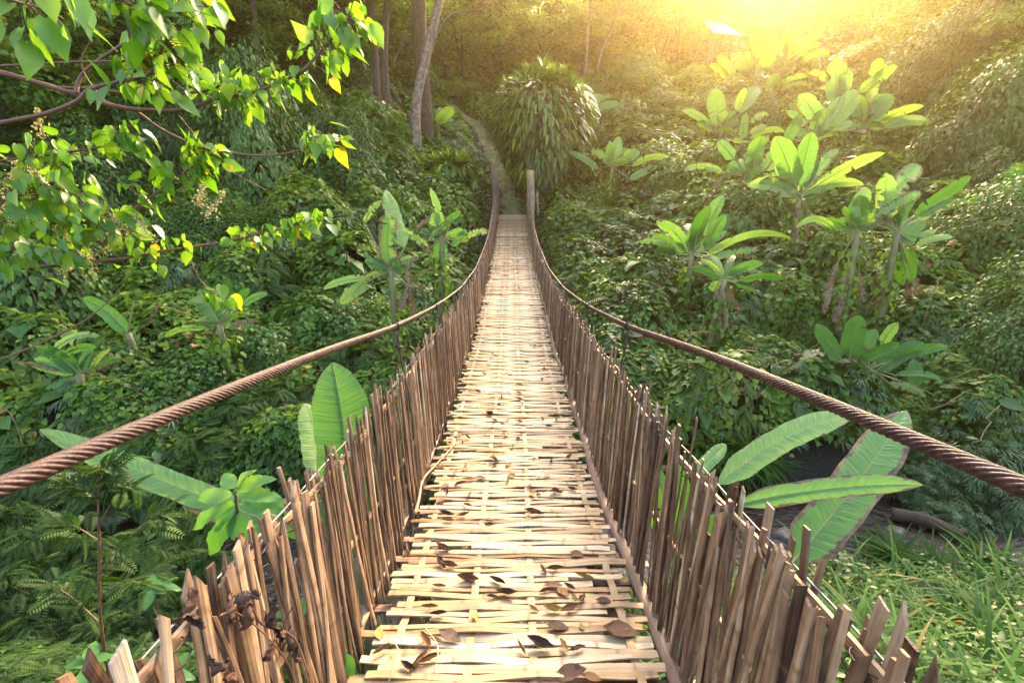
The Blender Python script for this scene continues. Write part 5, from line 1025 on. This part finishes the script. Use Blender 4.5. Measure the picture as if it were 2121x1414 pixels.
m = MB(); tube(m, spline([p, (p + q) / 2 + np.array((0, .05, .04)), q], 14), np.linspace(.10, .07, 14), 9, .4, 0, True, .2); tag(m.build('fallen_log', MAT['bark'], origin=p), 'dark fallen log lying along the edge of the brown pool', 'log')
# ------------------------------------------------------------------ big toothed shrub, sapling, weeds by the railing
def leaf_blade(mb, p, T, Nn, L, W, tint, mat=0, seg=7, droop=.25, tooth=.06, cup=.15):
    T = norm(np.asarray(T, float)); Bv = norm(np.cross(T, Nn)); N2 = np.cross(Bv, T); t = np.linspace(0, 1, seg * 2 + 1); w = W * np.sin(math.pi * np.clip(t * .93 + .05, 0, 1)) ** .8 * (1 - .35 * t) * (1 + tooth * np.cos(np.arange(len(t)) * math.pi)); w[-1] = 0
    cols = (-1, -.5, 0, .5, 1); V = []
    for i, k in enumerate(t):
        for c in cols: V.append(p + T * L * k * (1 - .1 * k) + Bv * w[i] * c + N2 * (cup * w[i] * abs(c) - droop * L * k * k + .03 * L * math.sin(k * 9 + c * 2) * abs(c)))
    n = len(t); i, j = np.meshgrid(np.arange(n - 1), np.arange(4), indexing='ij'); a = i * 5 + j
    mb.add(V, np.stack([a, a + 1, a + 6, a + 5], -1).reshape(-1, 4), None, tint, [(k, c, 0) for k in t for c in cols], mat)
def toothed_shrub():
    D = 2.75; top = at(487, 1015, D); foot = at(495, 1200, D + .1); foot[2] = float(H(foot[0], foot[1])); o = empty('toothed_leaf_shrub', foot, 'light green shrub with large toothed leaves behind the withered vine on the railing', 'shrub')
    m = MB(); tube(m, spline([foot, at(492, 1130, D), at(490, 1060, D), top], 12), np.linspace(.016, .008, 12), 7, .4); m.build('stem', MAT['twig'], o, origin=foot)
    for (bx, by, tx, ty, wd, tn) in ((485, 1040, 372, 1098, 36, .5), (488, 1050, 432, 1100, 44, .45), (490, 1065, 410, 1158, 52, .12), (495, 1062, 505, 1130, 60, .10), (498, 1040, 590, 1055, 40, .5), (492, 1020, 585, 1030, 34, .75), (488, 1012, 560, 985, 34, .85), (482, 1010, 462, 978, 34, .8), (480, 1022, 395, 1030, 34, .75), (485, 1008, 520, 968, 26, .9)):
        b, e = at(bx, by, D), at(tx, ty, D + rng.uniform(-.12, .12)); T = e - b; L = np.linalg.norm(T); m = MB(); tube(m, [top * .4 + b * .6, b], .0035, 5, .9)
        m2 = MB(); leaf_blade(m2, b, T, UP * .8 + np.array((0, -.6, 0)) + rng.normal(0, .15, 3), L * 1.08, wd / FPX * D * .62, tn, 0, droop=.12); tube(m2, [top * .6 + b * .4, b], .003, 5, .9, 0); m2.build('leaf', MAT['green_shrub'], o, origin=foot)
toothed_shrub()
def sapling():
    D = 2.6; foot = at(212, 1400, D); foot[2] = float(H(foot[0], foot[1])) - .05; o = empty('sapling', foot, 'thin upright sapling stem rising through feathery leaves below the cable', 'sapling')
    m = MB(); C = spline([foot, at(210, 1300, D), at(206, 1150, D), at(204, 1050, D), at(203, 960, D + .05)], 24); tube(m, C, np.linspace(.011, .005, 24), 7, .5, 0, True, .2)
    tips = []
    for i, (tx, ty) in ((10, (330, 1060)), (13, (120, 1080)), (15, (270, 1000)), (8, (320, 1190)), (18, (150, 1000)), (6, (110, 1210)), (20, (240, 940))):
        e = at(tx, ty, D + rng.uniform(-.2, .3)); tube(m, spline([C[i], (C[i] + e) / 2 + np.array((0, 0, .03)), e], 8), np.linspace(.004, .002, 8), 5, .8); tips.append((C[i], e))
    m.build('stem', MAT['twig'], o, origin=foot); m = MB()
    for a, b in tips:
        k = 26; t = rng.uniform(.25, 1.05, k)[:, None]; pos = a + (b - a) * t + rng.normal(0, .02, (k, 3)); T = rnd_unit(k) * .8 + norm(b - a) * .6 + np.array((0, 0, -.1)); scatter(m, 'pinnate', pos, T, UP + rnd_unit(k) * .3, rng.uniform(.09, .19, k), np.clip(rng.normal(.45, .2, k), 0, 1))
    m.build('foliage', MAT['fern'], o, origin=foot)
sapling()
def weed(label, px, py, D, n, L, mat='green_shrub', tint=.4, drop=0.1, cat='weed', up=.5):
    p = at(px, py, D); foot = p.copy(); foot[2] = min(float(H(p[0], p[1])), p[2] - .05); o = empty('broad_leaf_weed', foot, label, cat); m = MB(); tube(m, [foot, (foot + p) / 2 + rng.normal(0, .01, 3), p], [.0035, .003, .0025], 6, .3); m.build('stem', MAT['twig'], o, origin=foot)
    for q in range(n):
        a = q * 2.4 + rng.uniform(-.3, .3); T = np.array((math.cos(a), math.sin(a), rng.uniform(-.1, up))); m = MB(); leaf_blade(m, p - UP * .04 * q / n, T, UP, L * rng.uniform(.75, 1.2), L * .27, np.clip(tint + rng.normal(0, .15), 0, 1), droop=.25, tooth=.02); m.build('leaf', MAT[mat], o, origin=foot)
weed('pale green broad leaved weed low beside the nearest railing end', 185, 1370, 2.3, 7, .16, tint=.6)
weed('dull green weed under the nearest railing end', 340, 1400, 1.9, 7, .15, tint=.4)
weed('young broad leaved weed behind the sapling stem', 320, 1215, 3.0, 7, .18, tint=.35)
weed('weed with oval leaves in the grass beyond the nearest pickets', 1880, 1340, 2.6, 7, .18, tint=.3)
weed('oval leaved weed seen through the gap in the pickets', 1420, 1290, 2.6, 7, .20, tint=.2)
weed('fresh green weed by the pickets under the long flat leaf', 620, 1260, 2.4, 7, .18, tint=.3)
def sprig():
    p = at(722, 1395, 1.34); o = empty('leafy_sprig', p, 'single dark green leaf and a crumpled brown leaf poking between the pickets and the deck', 'sprig'); m = MB(); leaf_blade(m, at(705, 1352, 1.33), at(748, 1425, 1.31) - at(705, 1352, 1.33), (0.2, -.6, .7), .11, .030, .12, droop=.1, tooth=0); m.build('leaf', MAT['green_shrub'], o, origin=p)
    m = MB(); V, Q, luv = curled_leaf(L=.11, W=.03, curl=1.5, roll=2.2, seed=77); V = V @ np.array(((.3, .2, .9), (.1, .9, -.2), (-.9, .1, .3))) + at(700, 1395, 1.29); m.add(V, Q, tint=.45, luv=luv); m.build('dead_leaf', MAT['dry'], o, origin=p)
    m = MB(); tube(m, spline([at(690, 1430, 1.36), at(698, 1390, 1.34), at(706, 1352, 1.33)], 8), .003, 5, .4); m.build('stem', MAT['twig'], o, origin=p)
sprig()
def withered_vine():
    D = 1.02; pts = [(455, 1275, .02), (480, 1262, 0), (510, 1235, 0), (540, 1290, -.01), (585, 1305, 0), (615, 1330, .02), (640, 1400, .06)]
    onrail = lambda x, y, d=0.0: at(x, y, (.565 - d) * (CP + (707 - y) / FPX * SP) / abs((x - 1060.5) / FPX))
    P = [onrail(x, y, d) for x, y, d in pts]; o = empty('withered_vine', P[3], 'withered brown vine with shrivelled leaves caught on the nearest pickets', 'vine'); so = np.array(o.location); m = MB(); tube(m, spline(P, 40), .0028, 6, .2, 0, True, .3)
    tube(m, spline([P[4], P[4] + np.array((.015, 0, .04)), P[4] + np.array((.035, 0, .07))], 8), .0015, 5, .1); tube(m, spline([P[1], P[1] + np.array((.05, -.01, -.03)), P[1] + np.array((.1, -.01, -.11)), P[1] + np.array((.11, 0, -.2))], 14), .0016, 5, .2); m.build('stem', MAT['twig'], o, origin=so)
    for k, (x, y, L, tn) in enumerate(((490, 1240, .060, .16), (512, 1255, .055, .22), (470, 1272, .050, .30), (505, 1275, .05, .18), (520, 1290, .060, .24), (552, 1292, .058, .14), (560, 1300, .05, .20), (585, 1310, .045, .3), (600, 1335, .055, .10), (605, 1360, .05, .12), (565, 1355, .045, .45), (455, 1392, .05, .12), (395, 1270, .05, .28), (405, 1282, .035, .2), (478, 1390, .05, .3))):
        m = MB(); V, Q, luv = curled_leaf(L=L * 1.1, W=L * .42, curl=4.0, roll=2.0, seed=100 + k); R = np.array(Matrix.Rotation(rng.uniform(0, 6), 3, 'Z') @ Matrix.Rotation(rng.uniform(.6, 2.4), 3, 'X') @ Matrix.Rotation(rng.uniform(0, 6), 3, 'Y')); V = V @ R.T + rng.normal(0, .0025, V.shape) + onrail(x, y, rng.uniform(-.005, .05)); m.add(V, Q, tint=tn, luv=luv); m.build('shrivelled_leaf', MAT['dry'], o, origin=so)
withered_vine()
# ------------------------------------------------------------------ near tree whose branches hang into the upper corner
def near_tree():
    foot = np.array((-4.6, 2.4, float(H(-4.6, 2.4)) - .2)); o = empty('broadleaf_tree', foot, 'near tree with glowing heart shaped leaves on long bare twigs over the cable side', 'tree'); so = foot
    top = np.array((-4.4, 2.6, E + 2.4)); m = MB(); tr = spline([foot, (-4.75, 2.5, E - 1.5), (-4.5, 2.5, E + .6), top], 24); tube(m, tr, np.linspace(.16, .07, 24), 10, .5, 0, True, .12); m.build('trunk', MAT['bark'], o, origin=so)
    s = .396
    def pp(l, D0, D1): return [at(x * s, y * s, D0 + (D1 - D0) * i / max(len(l) - 1, 1)) for i, (x, y) in enumerate(l)]
    def leaf_cluster(mb, C, t0, t1, n, L, spread, D_up=0.0):
        for q in range(int(n * 1.6)):
            t = rng.uniform(t0, t1); c = C[int(t * (len(C) - 1))]; out = np.array((rng.normal(0, 1), rng.normal(0, .7), rng.normal(.15, .6))); out = out / np.linalg.norm(out) * spread * rng.uniform(.4, 1.0); b = c + out
            T = norm(np.array((out[0] * 3 + .12, out[1] * 2 + rng.normal(0, .3), -.62 + rng.normal(0, .45)))); Nn = norm(UP * .8 + np.array((rng.normal(0, .8), -.35 + rng.normal(0, .6), 0)))
            l = L * .66 * rng.uniform(.45, 1.4); scatter(mb, 'heart', b[None], T[None], Nn[None], np.array([l]), np.array([np.clip(rng.normal(.45, .2) + (.5 if rng.random() < .03 else 0), 0, 1)]), 0, .70)
            tube(mb, [c, (c + b) / 2 + UP * .01, b], .0016, 4, .1, 1, False)
    B = [
     ('main', [(-300, 330), (0, 380), (200, 435), (400, 495), (560, 545), (700, 572), (960, 577), (1130, 515), (1300, 490), (1440, 440), (1580, 370), (1700, 245), (1800, 130), (1840, 90)], 2.5, 3.1, .016, .006, [(.56, .80, 34, .125, .11), (.80, 1.0, 46, .150, .15)]),
     ('rise', [(-300, 720), (0, 645), (240, 595), (400, 530), (490, 460), (770, 390), (850, 250), (900, 140), (970, 0), (1010, -100)], 2.4, 2.6, .012, .006, [(.52, .68, 34, .14, .19), (.68, 1.0, 44, .155, .20)]),
     ('pale', [(400, 490), (410, 430), (450, 370), (600, 260), (820, 130), (900, 60), (980, -60)], 2.6, 2.7, .010, .006, [(.55, .95, 14, .15, .16)]),
     ('upper', [(-300, 350), (0, 345), (400, 325), (690, 320), (800, 310)], 2.5, 2.6, .006, .004, [(.75, 1.0, 12, .13, .14)]),
     ('mid', [(250, 455), (480, 465), (700, 490), (900, 490), (1050, 480), (1180, 440), (1260, 400)], 2.6, 3.0, .007, .004, [(.6, 1.0, 30, .125, .13)]),
     ('drop', [(710, 580), (850, 680), (1060, 775), (1200, 800), (1400, 815), (1600, 780), (1720, 725)], 2.8, 3.1, .009, .004, [(.9, 1.0, 26, .14, .13)]),
     ('side', [(-300, 880), (0, 840), (340, 800), (560, 760), (680, 700)], 2.5, 2.7, .006, .003, [(.80, 1.0, 22, .13, .12), (.32, .6, 26, .12, .13)]),
     ('cross', [(930, 600), (1080, 780), (1200, 890), (1390, 995)], 2.8, 3.0, .004, .0025, [(.3, .45, 16, .14, .12)]),
     ('low', [(-300, 1450), (0, 1414), (580, 1360), (870, 1310), (1200, 1260), (1500, 1190), (1720, 1140)], 2.4, 3.1, .011, .004, [(.70, 1.0, 46, .125, .11), (.35, .62, 16, .11, .12)]),
     ('arch', [(520, 1320), (620, 1160), (870, 970), (1000, 880), (1100, 800)], 2.6, 2.9, .006, .004, [(.2, .7, 34, .125, .14), (.72, 1.0, 18, .13, .10)]),
     ('clump', [(-200, 1080), (0, 1060), (150, 1010), (330, 1010), (420, 1040)], 2.4, 2.6, .006, .003, [(.25, 1.0, 60, .125, .17)]),
     ('clumplow', [(-200, 1200), (0, 1165), (230, 1175), (400, 1160), (540, 1190), (700, 1150)], 2.4, 2.7, .006, .003, [(.2, 1.0, 56, .115, .15)]),
     ('weedy', [(-200, 1340), (0, 1330), (150, 1290), (300, 1330)], 2.3, 2.5, .006, .003, [(.2, 1.0, 40, .11, .15)]),
     ('corner', [(-300, -60), (0, -10), (130, 20), (260, 60), (330, 100)], 1.7, 1.9, .006, .003, [(.3, .95, 16, .16, .13)]),
     ('over', [(350, -150), (480, -40), (620, 0), (760, 60), (830, 110)], 2.2, 2.4, .007, .004, [(.2, 1.0, 26, .16, .15)]),
     ('thin', [(480, 210), (430, 300), (440, 380), (490, 460), (560, 540)], 2.6, 2.6, .004, .0025, []),
     ('link', [(870, 970), (780, 1050), (620, 1160)], 2.7, 2.7, .003, .002, []),
     ('hang', [(970, 1310), (1060, 1480), (1180, 1560)], 2.9, 3.0, .003, .002, [(.9, 1.0, 9, .13, .10)]),
     ('long', [(0, 1880), (200, 1800), (420, 1690), (540, 1600), (650, 1490)], 2.6, 2.9, .005, .003, []),
    ]
    for nm, l, D0, D1, r0, r1, cl in B:
        C = spline(pp(l, D0, D1), 60)
        if l[0][0] < -100:                                # carry it back to the trunk
            j = int(np.argmin(np.abs(tr[:, 2] - (C[0][2] - .2)))); C = np.concatenate([spline([tr[j], (tr[j] + C[0]) / 2 + np.array((0, 0, .05)), C[0]], 12)[:-1], C])
        m = MB(); tube(m, C, np.linspace(r0, r1, len(C)), 7, .5, 0, True, .15); b = m.build('branch', MAT['twig'], o, origin=so)
        if cl:
            m = MB()
            for (t0, t1, n, L, sp) in cl:
                k0 = (len(C) - 60) / len(C); leaf_cluster(m, C, k0 + (1 - k0) * t0, k0 + (1 - k0) * t1, n, L, sp)
            f = m.build('foliage', [MAT['big_leaf'], MAT['twig']], b, origin=so)
            f.location = (0, 0, 0)
    for x, y in ((330, 1210), (500, 1240), (560, 1300), (270, 1270), (370, 1370), (640, 1190), (460, 1350), (1050, 1020), (1130, 1060), (150, 880), (60, 920), (40, 1090), (740, 1180), (210, 640)):
        c = at(x * s, y * s, 2.6); k = 150; m = MB(); ax = norm(np.array((rng.normal(0, .5), rng.normal(0, .3), .6))); t = rng.random(k)[:, None]
        scatter(m, 'lo', c + ax * (t - .5) * .16 + rnd_unit(k) * rng.random((k, 1)) * .045 * (1.2 - t), rnd_unit(k), rnd_unit(k), rng.uniform(.006, .014, k), rng.random(k), 0, 1.3); tube(m, [c - ax * .12, c, c + ax * .08], .0015, 4, .3, 0); m.build('blossom_spray', MAT['blossom'], o, origin=so)
near_tree()
def vine_stems():                                      # thin bare stems hanging and trailing through the growth, too many to count
    m = MB()
    for q in range(420):
        x, y = wedge(1, 6.6, 26, .8); x, y = float(x[0]), float(y[0])
        if keep_clear(np.array([x]), np.array([y]))[0] < .6: continue
        n = 7; d = rng.normal(0, 1, 2); d = d / np.linalg.norm(d); L = rng.uniform(.5, 1.9); t = np.linspace(0, 1, n)
        X, Y = x + d[0] * L * t + rng.normal(0, .04, n), y + d[1] * L * .5 * t; Z = cover(X, Y) + .05 + rng.uniform(.0, .28) * np.sin(t * math.pi) + rng.uniform(0, .8) * t * (rng.random() < .3)
        tube(m, np.stack([X, Y, Z], -1), rng.uniform(.003, .007) * (1 + y * .04), 4, float(np.clip(rng.normal(.6, .3), 0, 1)), 0, False)
    tag(m.build('vine_tangle', MAT['twig']), kind='stuff')
    x, y = wedge(9000, 6.6, 30, .8); k = rng.random(9000) < keep_clear(x, y) * (nz(x, y, 101, .7) > .5); x, y = x[k], y[k]; n = len(x); m = MB()
    scatter(m, 'ovate', np.stack([x, y, cover(x, y) + rng.uniform(-.08, .12, n)], -1), rnd_unit(n) - UP * .4, cover_normals(x, y) + rnd_unit(n) * .7, rng.uniform(.08, .20, n) * (y / 9) ** .4, np.clip(rng.normal(.55, .2, n), 0, 1)); tag(m.build('withered_leaf_litter', MAT['dry']), kind='stuff')
vine_stems()
# ------------------------------------------------------------------ haze volume added to imitate the warm glow around the sun
def haze():
    m = bpy.data.materials.new('haze'); m.use_nodes = True; N, L = m.node_tree.nodes, m.node_tree.links; N.remove(N['Principled BSDF'])
    v = N.new('ShaderNodeVolumePrincipled'); v.inputs['Color'].default_value = (1.0, .74, .34, 1); v.inputs['Density'].default_value = HAZE; v.inputs['Anisotropy'].default_value = .89; L.new(v.outputs[0], N['Material Output'].inputs['Volume'])
    x, y0, y1, z0, z1 = 95, -45, 115, -8, 48; V = [(sx * x, yy, zz) for sx in (-1, 1) for yy in (y0, y1) for zz in (z0, z1)]
    mb = MB(); mb.add(V, [(0, 1, 3, 2), (4, 6, 7, 5), (0, 4, 5, 1), (2, 3, 7, 6), (0, 2, 6, 4), (1, 5, 7, 3)]); o = mb.build('haze', m, smooth=False); tag(o, kind='stuff')
HAZE = 0.0030
haze()
